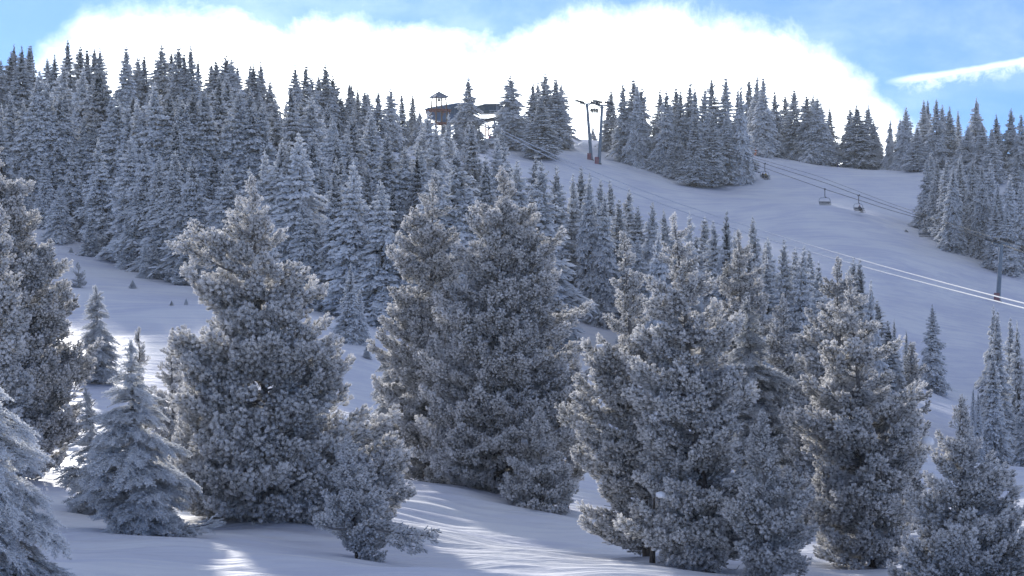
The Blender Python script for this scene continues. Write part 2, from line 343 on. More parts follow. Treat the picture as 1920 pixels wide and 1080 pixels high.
def spruce_mesh(seed, ratio=0.15, nb=400, droop=0.45, gap=0.04, lob=0.15, twig=0.012, top_power=0.8, thin=1.0):
    rng = np.random.default_rng(seed)
    z = gap + (1 - gap) * (1 - np.sqrt(rng.random(nb) * 0.985 + 0.0)) if False else gap + (0.985 - gap) * rng.beta(1.0, 1.25, nb)
    nwh = 30; z = z * 0.5 + 0.5 * (np.round(z * nwh + rng.normal(0, .16, nb)) / nwh); z = np.clip(z, gap, 0.985)
    az = rng.random(nb) * 2 * np.pi
    k1, k2 = rng.random(2) * 6
    lobes = 1 + lob * np.sin(az * 2 + k1 + z * 9) + lob * np.sin(az * 3 + k2 - z * 17) * 0.7 + lob * .8 * np.sin(z * 41 + az)
    Rz = ratio * ((1 - z) ** (top_power + .12)) * 1.03 * (1 - 0.25 * np.exp(-((z - gap) / 0.08) ** 2)) + 0.002
    Ln = Rz * lobes * rng.uniform(0.72, 1.12, nb)
    dirh = np.stack([np.cos(az), np.sin(az), np.zeros(nb)], 1)
    up = np.interp(z, [0, .5, .8, 1], [-.05, .05, .35, 1.2]); dr = droop * np.interp(z, [0, .6, 1], [1, .8, .1])
    def spine(t):
        return dirh * (Ln * t)[:, None] + np.stack([np.zeros(nb), np.zeros(nb), z + Ln * (up * t - dr * t * t + 0.22 * dr * t ** 4)], 1)
    parts = []
    nt = max(4, int(9 * thin))
    side = np.stack([-np.sin(az), np.cos(az), np.zeros(nb)], 1)
    for i in range(nt):
        t = 0.22 + 0.78 * (i + rng.random(nb)) / nt
        p0 = spine(t); s = np.where(rng.random(nb) < .5, -1, 1)
        l = Ln * (0.50 - 0.30 * t) * rng.uniform(.7, 1.3, nb) + 0.010 * np.clip((1 - z) / .35, .12, 1)
        dv = dirh * 0.75 + side * (s * rng.uniform(.4, 1.1, nb))[:, None] + np.stack([np.zeros(nb), np.zeros(nb), rng.uniform(-.65, .12, nb)], 1)
        dv /= np.linalg.norm(dv, axis=1, keepdims=True)
        w = twig * rng.uniform(.55, 1.1, nb) * np.clip(Ln / 0.08, .18, 1.1)
        parts.append(spindles(p0, p0 + dv * l[:, None], w, 0.20 + .25 * (i / nt), 0.95, rng))
    p0 = spine(np.full(nb, .15)); p1 = spine(np.ones(nb)) + dirh * (0.10 * Ln)[:, None]
    mid = spine(np.full(nb, .6))
    parts.append(spindles(p0, mid, twig * .6 * np.ones(nb), 0.0, 0.5, rng)); parts.append(spindles(mid, p1, twig * .7 * np.ones(nb), 0.3, 1.0, rng))
    # hanging inner needles close to the stem keep the crown from being see-through
    k = nb // 2; zz = rng.uniform(gap, .93, k); aa = rng.random(k) * 6.28; rr = ratio * (1 - zz) * .35
    q = np.stack([np.cos(aa) * rr, np.sin(aa) * rr, zz], 1); q1 = q + np.stack([np.cos(aa) * rr * .8, np.sin(aa) * rr * .8, -0.03 - rng.random(k) * .02], 1)
    parts.append(spindles(q, q1, twig * 1.2 * np.ones(k), 0.0, 0.35, rng))
    parts.append(spindles(np.array([[0, 0, .93]]), np.array([[0, 0, 1.0]]), np.array([.0035]), .6, 1))
    V, T, Fr = join(parts); Fr = Fr + .16 * (V[:, 2] - .45)   # exposed tops gather more rime; also paints in backlit tips and shaded lower boughs
    # tiny tips are upright at the very top
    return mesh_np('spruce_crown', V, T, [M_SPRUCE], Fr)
def trunk_mesh(seed):
    rng = np.random.default_rng(seed); z = np.linspace(-0.06, .93, 6)
    pts = np.stack([rng.normal(0, .002, 6), rng.normal(0, .002, 6), z], 1); v, t = tube_np(pts, np.interp(z, [-.06, .93], [.013, .002]), 6)
    return mesh_np('spruce_trunk', v, t, [M_BARK], smooth=True)
RATIO = [.19, .22, .24, .17, .21, .26, .20, .28, .155]
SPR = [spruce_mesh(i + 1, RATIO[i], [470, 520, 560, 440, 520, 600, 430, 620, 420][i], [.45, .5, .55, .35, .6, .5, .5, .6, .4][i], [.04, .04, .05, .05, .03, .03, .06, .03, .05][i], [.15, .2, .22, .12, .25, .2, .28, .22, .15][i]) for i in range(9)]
TRK = [trunk_mesh(i) for i in range(3)]
N_SPR = 0
def far_spruce(x, y, H, wpx=None, frost=0.0, rnd=random):
    """H metres tall spruce standing on the snow"""
    global N_SPR
    N_SPR += 1
    z = gz(x, y) - min(.15, H * .1)
    k = rnd.randrange(len(SPR))
    o = empty('spruce_tree', (x, y, z), rnd.uniform(0, 6.28)); o.rotation_euler.x = rnd.gauss(0, .018); o.rotation_euler.y = rnd.gauss(0, .018)
    sxy = rnd.uniform(.9, 1.15)
    if wpx: sxy = (wpx / 2 / F * y) / (RATIO[k] * H)
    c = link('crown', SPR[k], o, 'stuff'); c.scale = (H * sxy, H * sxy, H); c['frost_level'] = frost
    t = link('trunk', TRK[k % 3], o); t.scale = (H, H, H)
    return o

rnd = random.Random(11)
SKY_TIPS_L = [(0,113),(20,97),(28,82),(43,85),(53,83),(62,83),(90,108),(102,100),(127,72),(151,85),(166,87),(178,88),(190,86),(235,83),(247,117),(260,105),(273,100),(303,83),(320,93),(337,83),(348,95),(360,83),(372,107),
 (398,112),(406,110),(424,102),(432,110),(448,122),(470,123),(477,117),(489,112),(508,150),(535,188),(555,118),(571,117),(583,143),(598,138),(610,117),(625,140),(640,180),(653,152),(660,155),(673,163),(681,168),(690,170),(709,168),(729,162),(754,170),(774,175)]
MID_TIPS_L = [(25,170),(42,185),(70,147),(60,158),(90,145),(77,132),(2,193),(115,172),(127,168),(152,215),(172,227),(150,125),(117,117),(187,123),(207,178),(218,183),(262,185),(272,207),(295,150),(313,163),(322,193),(333,185),(350,187),(363,168),(377,160),(388,172),
 (405,133),(423,143),(437,163),(465,162),(462,202),(497,190),(517,183),(553,152),(582,178),(610,193),(617,223),(630,227),(430,223),(413,233),(443,242),(378,243),(658,207),(688,200),(695,207),(653,255),(728,247),(802,207),(787,243),(815,230),(843,210),(875,225),(887,225),(945,237),(933,250),(788,272),(770,273)]
FRONT_TIPS_L = [(3,227),(193,257),(247,253),(275,262),(325,278),(363,290),(428,307),(470,312),(492,308),(527,337),(507,277),(527,257),(545,260),(563,245),(593,247),(630,293),(567,360),(662,298),(718,335),(822,313),(870,267),(913,287),(882,347),(973,297),(1000,290),(1010,297),(1040,307),(40,300),(85,285),(140,262),(330,300),(300,290)]
CENTRE_TIPS = [(1090,380),(1120,400),(1060,370),(1180,430),(1090,310),(1078,322),(1103,323),(1120,335),(1147,335),(1175,352),(1217,378),(1258,390),(1148,405),(1173,410),(1130,360),(1160,370),(1195,385)]
RIGHT_MID = [(1270,425),(1305,440),(1335,450),(1400,455),(1440,480),(1480,495),(1510,520),(1548,530),(1580,525),(1645,560),(1370,470),(1665,600),(1235,430),(1200,440),(1620,560),(1420,520),(1500,560),(1290,395),(1318,402),(1360,388),(1345,410),(1415,402),(1448,443),(1473,447),(1493,460),(1503,458),(1517,465),(1542,485),(1598,482),(1612,480),(1460,507),(1490,510),(1530,500),(1630,520),(1430,450),(1385,430)]
def solve_Y(u, vt, H, y0, y1):
    ys = np.linspace(y0, y1, 200); g = ground((u - 960) / F * ys, ys)
    v = VH - (g + H) / ys * F
    k = np.where(v <= vt)[0]
    return float(ys[k[0]]) if len(k) else None
placed = []
def plant(u, vt, Y, frost=0.0, wpx=None, zone=''):
    x = (u - 960) / F * Y; g = gz(x, Y); H = (VH - vt) / F * Y - g + 0.15
    o = far_spruce(x, Y, max(H, .35), wpx, frost, rnd); placed.append((zone, u, vt, Y, H, o)); return o
def ridge_Y(u):
    return float(np.interp(u, [0, 250, 400, 550, 700, 800], [303, 310, 325, 345, 385, 420]))
for (u, v) in SKY_TIPS_L: plant(u, v, ridge_Y(u) + rnd.uniform(-8, 10), rnd.uniform(-.36, -.10), zone='left_sky')
for (u, v) in MID_TIPS_L:
    H = rnd.uniform(11.5, 14); Y = solve_Y(u, v, H, 222, ridge_Y(min(u, 800)) + 8 if u < 820 else 430) or ridge_Y(u) - 6
    plant(u, v, Y, rnd.uniform(-.32, .22), zone='left_mid')
for (u, v) in FRONT_TIPS_L:
    H = rnd.uniform(12, 15); Y = solve_Y(u, v, H, float(np.interp(u, [0, 100, 170, 240, 360, 600, 720], [214, 209, 202, 195, 184, 172, 168])), 400) or 300
    plant(u, v, Y, rnd.uniform(-.22, .24), zone='left_front')
for (u, v) in CENTRE_TIPS: plant(u, v, rnd.uniform(205, 262), rnd.uniform(-.2, .12), rnd.uniform(78, 105), zone='centre')
for (u, v) in RIGHT_MID: plant(u, v, rnd.uniform(186, 240), rnd.uniform(-.15, .18), rnd.uniform(84, 112), zone='right_mid')
for (u, v, Y, w) in [(877,143,446,66),(957,140,440,92),(998,152,452,50),(1009,150,462,50),(1023,133,455,66),(1042,143,452,66),(1053,153,456,60),(1016,178,432,80),(1145,163,458,48)]:
    plant(u, v, Y, rnd.uniform(-.1, .08), w, 'summit')
for (u, v, Y, w) in [(800,216,405,54),(832,232,405,50),(858,236,410,50),(788,206,415,44),(899,240,425,40)]: plant(u, v, Y, rnd.uniform(0, .15), w, 'left_mid')
for (u, v, Y, w) in [(1112,237,490,20),(1133,240,490,17)]: plant(u, v, Y, -.1, w, 'summit_small')
for (u, v, Y, w) in [(1172,152,447,50),(1187,143,449,62),(1195,150,445,50),(1204,160,446,66),(1236,165,448,56),(1247,167,442,66),(1267,160,449,60),(1275,165,446,50),(1292,150,448,60),(1305,160,445,50),(1303,213,433,60),(1320,163,446,60),
    (1337,142,449,66),(1335,210,434,62),(1359,138,447,66),(1363,205,438,66),(1387,190,440,70),(1383,157,440,44),(1393,155,438,44),(1265,230,440,60)]:
    plant(u, v, Y, rnd.uniform(-.12, .1), w, 'grove')
for (u, v, Y, w) in [(1406,142,484,50),(1418,138,472,48),(1431,140,468,56),(1453,168,478,50),(1472,175,484,60),(1488,163,480,66),(1512,175,476,66),(1526,175,484,66),(1533,178,474,70),(1543,192,478,66),(1556,200,484,50),
    (1593,200,482,56),(1608,195,474,76),(1626,195,480,70),(1640,225,476,50)]: plant(u, v, Y, rnd.uniform(-.24, -.04), w, 'crest')
for (u, v, Y, w) in [(1666,223,470,28),(1683,222,474,44),(1698,200,464,56),(1732,185,468,52),(1740,188,474,50),(1756,185,462,56),(1765,195,470,50),(1780,198,466,58),(1800,205,478,36),(1827,182,462,50),(1833,188,470,50),(1842,228,445,66),
    (1871,213,462,50),(1894,202,450,56),(1915,213,446,56),(1860,240,440,56),(1812,235,450,60),(1720,235,455,56),(1906,300,430,50)]: plant(u, v, Y, rnd.uniform(-.18, 0), w, 'right_sky')
for (u, v, Y, w) in [(1738,297,398,58),(1750,285,402,56),(1760,297,392,60),(1775,298,386,62),(1793,287,396,56),(1803,293,388,60),(1823,295,384,64),(1842,308,378,62),(1875,343,372,58),(1895,327,376,60),(1867,377,368,56),(1858,300,398,60),(1915,340,370,56),(1785,310,378,60),(1888,390,366,60)]:
    plant(u, v, Y, rnd.uniform(-.08, .08), w, 'right_block')
for (u, v, Y, w) in [(1748,570,296,68),(1677,597,250,32),(1699,617,255,30),(1858,568,205,76),(1872,578,198,80),(1897,592,206,70),(1912,600,200,66),(1863,650,190,70),(1822,723,175,30),(1834,728,172,26),(1930,640,192,70)]:
    plant(u, v, Y, rnd.uniform(-.05, .12), w, 'gully')
def plant_on(u, vt, vb, w, frost, zone):
    ys = np.linspace(110, 420, 700); v = VH - ground((u - 960) / F * ys, ys) / ys * F
    return plant(u, vt, float(ys[np.where(v <= vb)[0][0]]), frost, w, zone)
for (u, v, vb, w) in [(170,405,480,44),(240,402,505,42),(273,457,522,34),(290,452,522,34),(322,473,530,34),(575,362,575,96),(655,492,645,58),(672,540,645,44),(345,450,535,56),(110,345,455,64),(688,648,672,20)]:
    plant_on(u, v, vb, w, rnd.uniform(0, .12), 'edge')
for (u, v, vb, w) in [(249,526,541,17),(322,566,573,9),(349,562,572,11),(133,466,474,10),(1699,431,435,9)]:
    plant_on(u, v, vb, w, .35, 'sapling')
# dark trees that fill the forest between the ones picked out above
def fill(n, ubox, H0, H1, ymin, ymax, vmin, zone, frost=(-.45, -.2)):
    k = 0; tries = 0
    while k < n and tries < n * 60:
        tries += 1
        Y = math.sqrt(rnd.uniform(ymin ** 2, ymax ** 2)); u = rnd.uniform(*ubox); x = (u - 960) / F * Y; H = rnd.uniform(H0, H1)
        if u < 700 and Y < np.interp(u, [100, 240, 360, 600, 690], [208, 196, 184, 172, 160]): continue
        if u < 800 and Y > ridge_Y(u) + 5: continue
        v = VH - (gz(x, Y) + H) / Y * F
        if v < np.interp(u, [0, 500, 640, 800, 860, 1000, 1250, 1600], [125, 160, 200, 225, 300, 345, 440, 540]) + vmin: continue
        if any(abs(p[1] - u) < 9 and abs(p[3] - Y) < 7 for p in placed): continue
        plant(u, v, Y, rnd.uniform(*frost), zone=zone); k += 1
fill(26, (-15, 800), 9, 12, 190, 420, 10, 'left_fill')
fill(12, (800, 1000), 8, 11, 190, 330, 20, 'left_fill')

# every far spruce gets a label of its own: look, row, and its place in that row
ONES = ['', 'first', 'second', 'third', 'fourth', 'fifth', 'sixth', 'seventh', 'eighth', 'ninth', 'tenth', 'eleventh', 'twelfth', 'thirteenth', 'fourteenth', 'fifteenth', 'sixteenth', 'seventeenth', 'eighteenth', 'nineteenth']
TENS = {20: 'twent', 30: 'thirt', 40: 'fort', 50: 'fift', 60: 'sixt', 70: 'sevent', 80: 'eight'}
def ordinal(k):
    if k < 20: return ONES[k]
    t, o = k // 10 * 10, k % 10
    return TENS[t] + ('ieth' if o == 0 else 'y-' + ONES[o])
ZONES = {'left_sky': ('on the left skyline', 'spruces along the left skyline'), 'left_mid': ('in the middle rows of the left forest', 'spruces in the middle rows of the left forest'),
 'left_front': ('in the lower rows of the left forest', 'spruces in the lower rows of the left forest'), 'left_fill': ('shaded deep inside the left forest', 'shaded spruces inside the left forest'),
 'centre': ('in the clump right of the central pines', 'spruces right of the central pines'), 'right_mid': ('in the row below the white cables', 'spruces below the white cables'),
 'summit': ('beside the lift station on the summit', 'spruces beside the lift station'), 'summit_small': ('tiny against the sky between the lift towers', 'tiny spruces between the lift towers'),
 'grove': ('in the grove right of the lift towers', 'spruces in the grove on the ski run'), 'crest': ('on the crest above the empty chair', 'spruces on the crest'),
 'right_sky': ('on the right skyline', 'spruces on the right skyline'), 'right_block': ('in the block behind the single tower', 'spruces behind the single tower'),
 'gully': ('in the gully at the right edge', 'spruces in the right gully'), 'edge': ('at the snowy lower edge of the left forest', 'spruces at the lower edge of the left forest'),
 'sapling': ('poking from the open left slope', 'saplings on the left slope')}
for zn, (where, grp) in ZONES.items():
    row = sorted([p for p in placed if p[0] == zn], key=lambda p: p[1])
    for i, (_, u, v, Y, H, o) in enumerate(row):
        fr = o.children[0]['frost_level']
        look = 'pale frosted' if fr > .02 else 'grey rimed' if fr > -.15 else 'dark thinly rimed'
        kindw = 'sapling' if H < 2.5 else 'spruce'
        n_ = len(row)
        place = 'leftmost' if i == 0 else 'rightmost' if i == n_ - 1 else ordinal(i + 1) + ' from the left'
        tag(o, '%s %s %s, %s there' % (look, kindw, where, place) if i in (0, n_ - 1) else '%s %s %s, %s' % (look, kindw, where, place), 'tree', grp)

# ---------------------------------------------------------------- near pines and spruces
def strips(P0, P1, W, rng, f0, f1):
    """flat needle blades: triangles from P0 to P1 with a random roll"""
    n = len(P0); D, a, b = frames(P1 - P0); th = rng.random(n) * np.pi
    s = a * np.cos(th)[:, None] + b * np.sin(th)[:, None]; W = np.broadcast_to(np.asarray(W, float), (n,))[:, None]
    mid = P0 + (P1 - P0) * .62
    V = np.stack([P0, mid + s * W, P1, mid - s * W], 1).reshape(-1, 3)
    T = (np.array([[0, 1, 2], [0, 2, 3]])[None] + (np.arange(n) * 4)[:, None, None]).reshape(-1, 3)
    fr = np.stack([np.full(n, f0), np.full(n, (f0 + f1) / 2), np.full(n, f1), np.full(n, (f0 + f1) / 2)], 1)
    fr = fr + rng.normal(0, .07, (n, 1))
    return V, T, fr.ravel()
def brush(p, d, length, nl, n, w, rng, tilt=(.35, 1.0), f0=-.05, f1=1.05):
    """bottle brush of needles round an axis starting at p along d"""
    d = np.asarray(d, float); d /= np.linalg.norm(d); _, a, b = frames(d[None]); a, b = a[0], b[0]
    t = rng.random(n) ** .8; th = rng.random(n) * 6.283; k = tilt[0] + (tilt[1] - tilt[0]) * rng.random(n)
    rad = a[None] * np.cos(th)[:, None] + b[None] * np.sin(th)[:, None]
    dv = rad + d[None] * k[:, None]; dv /= np.linalg.norm(dv, axis=1, keepdims=True)
    p0 = np.asarray(p)[None] + d[None] * (t * length)[:, None] + rad * .006
    return strips(p0, p0 + dv * (nl * rng.uniform(.75, 1.15, n))[:, None], w, rng, f0, f1)
def tuft(p, d, length, r, rng, f=1.0):
    """rime-caked tuft: a lumpy hollow-ended plug of needles"""
    d = np.asarray(d, float); d /= np.linalg.norm(d); _, a, b = frames(d[None]); a, b = a[0], b[0]
    ts = np.array([0, .22, .6, .92, 1.0]); rs = np.array([.25, .75, 1.0, .86, .45]) * r; k = 6
    th = (np.arange(k) / k * 6.283)[None] + np.arange(5)[:, None] * .5
    jr = rng.uniform(.78, 1.22, (5, k)); jt = rng.uniform(-.09, .09, (5, k))
    V = p + d * ((ts[:, None] + jt) * length)[..., None] + (a * np.cos(th)[..., None] + b * np.sin(th)[..., None]) * (rs[:, None] * jr)[..., None]
    V = V.reshape(-1, 3); V = np.concatenate([V, (p + d * length * .80)[None]])
    i = np.arange(5 * k).reshape(5, k); j = np.roll(i, -1, 1)
    T = np.concatenate([np.stack([i[:-1], j[:-1], j[1:]], -1).reshape(-1, 3), np.stack([i[:-1], j[1:], i[1:]], -1).reshape(-1, 3), np.stack([i[-1], j[-1], np.full(k, 5 * k)], -1)])
    fr = np.concatenate([np.repeat(np.array([.05, .35, .75, .95, .9]) * f, k) + rng.normal(0, .10, 5 * k), [-.2]])
    return V, T, fr
def pine_branchlet(seed, L=.48, nt=8, nl=.044, n=24, w=.0055, blen=.12, tr=.037):
    rng = np.random.default_rng(seed); parts = []
    zz = np.linspace(0, 1, 5); bend = rng.normal(0, .05, 2)
    stem = np.stack([bend[0] * zz ** 2, bend[1] * zz ** 2, zz * L * .8], 1)
    v, t = tube_np(stem, np.linspace(.010, .005, 5), 4); parts.append((v, t, np.full(len(v), .12)))
    for i in range(nt):
        s = .25 + .75 * i / (nt - 1); p = stem[0] + (stem[-1] - stem[0]) * s; p = np.array([np.interp(s, zz, stem[:, 0]), np.interp(s, zz, stem[:, 1]), np.interp(s, zz, stem[:, 2])])
        az = i * 2.4 + rng.normal(0, .4); o = rng.uniform(.5, .95) if i < nt - 1 else .05
        dv = np.array([math.cos(az) * o, math.sin(az) * o, rng.uniform(.6, 1.1)]); dv /= np.linalg.norm(dv)
        ln = rng.uniform(.10, .19) * (1.1 - .4 * s); q = p + dv * ln
        parts.append(spindles(p[None], q[None], np.array([.006]), 0, .25))
        d2 = dv + np.array([0, 0, .55]); ll = blen * rng.uniform(.75, 1.3); d2 /= np.linalg.norm(d2); q2 = q - dv * .04
        parts.append(tuft(q2, d2, ll, tr * rng.uniform(.75, 1.25), rng, rng.uniform(.35, 1.35)))
        parts.append(brush(q2 + d2 * ll * .3, d2, ll * .65, nl + tr * .35, n, w, rng, (.25, 1.3), .2, 1.1))
    return join(parts)
def spruce_branchlet(seed, L=.55, nf=13, n=20, nl=.032, w=.0075, flen=.17):
    rng = np.random.default_rng(seed); parts = []
    zz = np.linspace(0, 1, 5); stem = np.stack([rng.normal(0, .02) * zz, .06 * zz ** 2, zz * L], 1)
    v, t = tube_np(stem, np.linspace(.014, .006, 5), 4); parts.append((v, t, np.full(len(v), .5)))
    for i in range(nf):
        s = .12 + .86 * i / (nf - 1); p = np.array([np.interp(s, zz, stem[:, k]) for k in range(3)])
        sd = -1 if i % 2 else 1
        dv = np.array([sd * rng.uniform(.6, 1.1), rng.normal(-.12, .25), rng.uniform(.6, 1.0)]); dv /= np.linalg.norm(dv)
        if i == nf - 1: dv = np.array([0, 0, 1.0])
        ln = flen * (1.25 - .75 * s) * rng.uniform(.7, 1.2); q = p + dv * ln
        parts.append(spindles(p[None], q[None], np.array([.016]), .25, .95))
        parts.append(brush(p, dv, ln, nl, n, w, rng, (.5, 1.3), .25, 1.05))
    return join(parts)
def collection_of(name, items, m):
    c = bpy.data.collections.new(name)
    for i, (V, T, Fr) in enumerate(items):
        c.objects.link(bpy.data.objects.new('%s_%d' % (name, i), mesh_np(name, V, T, [m], Fr)))
    return c
C_PINE = collection_of('pine_twig', [pine_branchlet(i) for i in range(6)], M_PINE)
C_FINE = collection_of('fine_pine_twig', [pine_branchlet(20 + i, .46, 10, .036, 19, .0055, .10, .025) for i in range(6)], M_PINE)
C_SPR = collection_of('spruce_twig', [spruce_branchlet(40 + i) for i in range(6)], M_SPRUCE)
def scatter_group(name, coll):
    ng = bpy.data.node_groups.new(name, 'GeometryNodeTree')
    ng.interface.new_socket('Geometry', in_out='INPUT', socket_type='NodeSocketGeometry'); ng.interface.new_socket('Geometry', in_out='OUTPUT', socket_type='NodeSocketGeometry')
    N = ng.nodes; L = ng.links; a = N.new('NodeGroupInput'); z = N.new('NodeGroupOutput')
    ci = N.new('GeometryNodeCollectionInfo'); ci.inputs['Collection'].default_value = coll; ci.inputs['Separate Children'].default_value = True; ci.inputs['Reset Children'].default_value = True
    ip = N.new('GeometryNodeInstanceOnPoints'); ip.inputs['Pick Instance'].default_value = True
    def attr(nm, ty):
        x = N.new('GeometryNodeInputNamedAttribute'); x.data_type = ty; x.inputs[0].default_value = nm; return x.outputs['Attribute']
    mp = N.new('GeometryNodeMeshToPoints'); L.new(a.outputs[0], mp.inputs['Mesh'])
    L.new(mp.outputs[0], ip.inputs['Points']); L.new(ci.outputs[0], ip.inputs['Instance'])
    L.new(attr('pick', 'INT'), ip.inputs['Instance Index']); L.new(attr('rot', 'FLOAT_VECTOR'), ip.inputs['Rotation']); L.new(attr('scl', 'FLOAT'), ip.inputs['Scale'])
    L.new(ip.outputs[0], z.inputs[0]); return ng
GN = {'pine': scatter_group('pine_foliage', C_PINE), 'fine': scatter_group('fine_pine_foliage', C_FINE), 'spruce': scatter_group('spruce_foliage', C_SPR)}
def foliage_points(name, P_, D_, S_, kind, rng, parent, frost, upside=False):
    n = len(P_); Z, a, b = frames(D_)
    if kind == 'spruce': th = rng.normal(0, .35, n)
    else: th = rng.random(n) * 6.283
    # x axis horizontal for the flat spruce sprays
    X = a * np.cos(th)[:, None] + b * np.sin(th)[:, None]; Yv = np.cross(Z, X)
    ry = -np.arcsin(np.clip(X[:, 2], -1, 1)); rx = np.arctan2(Yv[:, 2], Z[:, 2]); rz = np.arctan2(X[:, 1], X[:, 0])
    me = bpy.data.meshes.new(name); me.vertices.add(n); me.vertices.foreach_set('co', np.asarray(P_, np.float32).ravel())
    for nm, ty, key, arr in (('rot', 'FLOAT_VECTOR', 'vector', np.stack([rx, ry, rz], 1)), ('scl', 'FLOAT', 'value', S_)):
        at = me.attributes.new(nm, ty, 'POINT'); at.data.foreach_set(key, np.asarray(arr, np.float32).ravel())
    at = me.attributes.new('pick', 'INT', 'POINT'); at.data.foreach_set('value', rng.integers(0, 6, n).astype(np.int32))
    o = link(name, me, parent, 'stuff'); md = o.modifiers.new('foliage', 'NODES'); md.node_group = GN[kind]; o['frost_level'] = frost
    return o

def near_tree(label, Y, base, tip, outline, kind='pine', name='pine_tree', frost=0.0, dens=1.0, size=1.0, seed=0, low=.5, bare=0, caps=(), rise=None, trunks=(), group='rime-covered pines near the camera', side_limb=None, trunk_r=None, cat='tree', lob=.16, gap_pow=1.0):
    rng = np.random.default_rng(seed + 500)
    (ub, vb), (ut, vt) = base, tip
    x0 = (ub - 960) / F * Y; z0 = min((VH - vb) / F * Y, gz(x0, Y) + .1) ; g = gz(x0, Y); z0 = g - .1
    ztip = (VH - vt) / F * Y - z0; xt = (ut - ub) / F * Y
    ol = sorted([(((VH - v) / F * Y - z0), (l - 960) / F * Y - x0, (r - 960) / F * Y - x0) for v, l, r in outline])
    oz = np.array([o[0] for o in ol] + [ztip + .02]); olx = np.array([o[1] for o in ol] + [xt - .02]); orx = np.array([o[2] for o in ol] + [xt + .02])
    def rads(z):
        l = np.interp(z, oz, olx); r = np.interp(z, oz, orx); c = z / ztip * xt
        c = np.clip(c, l + .15 * (r - l), r - .15 * (r - l)) if True else c
        return c, np.maximum(c - l, .02), np.maximum(r - c, .02)
    zs = np.linspace(max(low, .05), ztip, 300); c, l, r = rads(zs); wgt = (l + r) / 2 + .12
    area = float(np.sum(2 * np.pi * (l + r) / 2) * (zs[1] - zs[0]))
    n = int(max(16, area * (1.15 if kind != 'spruce' else 1.7) * dens / size ** 2 + ztip * (8 if kind != 'spruce' else 17) * (1 if ztip > 6.5 else 1.6)))
    ze = rng.choice(zs, n, p=wgt / wgt.sum()) + rng.normal(0, .05, n); az = rng.random(n) * 2 * np.pi
    c, l, r = rads(ze); ca, sa = np.cos(az), np.sin(az); av = (l + r) / 2
    rad = np.where(ca > 0, r, l) * ca ** 2 + av * sa ** 2
    k = rng.random(4) * 6.28; lob = lob if ztip > 6.5 else lob * .5
    lb = 1 + lob * (np.sin(az * 3 + ze * 2.1 / size + k[0]) + .8 * np.sin(az * 2 - ze * 3.3 / size + k[1]) + .6 * np.sin(ze * 5.0 / size + az + k[2])) / 1.4
    rad = rad * np.clip(lb, .6, 1.12) * rng.uniform(.74, 1.14, n) * np.clip(1.0 - .24 * (ze / ztip) ** 2, .7, 1)
    inner = rng.random(n) < .22; rad = np.where(inner, rad * rng.uniform(.4, .8, n), rad)
    rs = rise if rise is not None else (.42 if kind != 'spruce' else -.12)
    rsn = rs + rng.normal(0, .12, n)
    if kind != 'spruce': rsn = rsn - .35 * np.clip(1 - ze / (ztip * .35), 0, 1)
    rt = empty(name, (x0, Y, z0)); tag(rt, label, cat, group)
    PT, DT, ST = [], [], []; LV = []; lo = 0; LT = []
    for i in range(n):
        zs0 = float(np.clip(ze[i] - rsn[i] * rad[i], .15, ztip * .985)); c0 = zs0 / ztip * xt
        cc = float(rads(np.array([ze[i]]))[0][0])
        A = np.array([c0, 0, zs0]); E = np.array([cc + ca[i] * rad[i], sa[i] * rad[i], ze[i]])
        dirn = np.array([ca[i], sa[i], 0]); Ln = np.linalg.norm(E - A)
        sag = (-.16 if kind != 'spruce' else .10) * Ln
        B = (A + E) / 2 + np.array([0, 0, sag]) + rng.normal(0, .05 * Ln, 3)
        m = max(4, int(Ln / ((.058 if kind != 'spruce' else .055) * size))); t0 = .25 if Ln > 1 else .1
        ts = np.linspace(t0, 1, m) + rng.normal(0, .02, m); ts = np.clip(ts, 0, 1)[:, None]
        C = (1 - ts) ** 2 * A + 2 * ts * (1 - ts) * B + ts ** 2 * E
        Tn = 2 * (1 - ts) * (B - A) + 2 * ts * (E - B); Tn /= np.maximum(np.linalg.norm(Tn, axis=1, keepdims=True), 1e-6)
        sgn = np.where(np.arange(m) % 2 == 0, 1, -1)[:, None]; side = np.cross(Tn, [0, 0, 1.0]); side /= np.maximum(np.linalg.norm(side, axis=1, keepdims=True), 1e-3)
        if kind == 'spruce': D = Tn * .9 + side * sgn * rng.uniform(.3, .9, (m, 1)) + np.array([0, 0, 1.0]) * rng.uniform(-.35, .15, (m, 1))
        else: D = Tn * 1.1 + side * sgn * rng.uniform(.0, .55, (m, 1)) + np.array([0, 0, 1.0]) * rng.uniform(.05, .50, (m, 1))
        D[-1] = Tn[-1] + np.array([0, 0, .3 if kind != 'spruce' else 0])
        wl = (.33 if rad[i] > 1 else .22) * Ln * np.clip(4 * (ts * .92) * (1 - ts * .92), .12, 1) ** .7 * (.75 if kind == 'spruce' else 1); q_ = rng.uniform(-1, 1, (m, 1)); q_[-1] = 0
        C = C + side * q_ * wl + np.array([0, 0, 1.0]) * (-.22 * np.abs(q_) * wl + rng.normal(0, .045, (m, 1))); D = D + side * q_ * .6
        S = rng.uniform(.8, 1.2, m) * size * np.clip(.42 + rad[i] * .55, .45, 1.05)
        PT.append(C - D / np.linalg.norm(D, axis=1, keepdims=True) * .20 * S[:, None]); DT.append(D); ST.append(S)
        tt = np.linspace(0, .95, 6)[:, None]; cv = (1 - tt) ** 2 * A + 2 * tt * (1 - tt) * B + tt ** 2 * E
        v, t = tube_np(cv, np.linspace(.012 + .012 * Ln, .006, 6), 5); LV.append(v); LT.append(t + lo); lo += len(v)
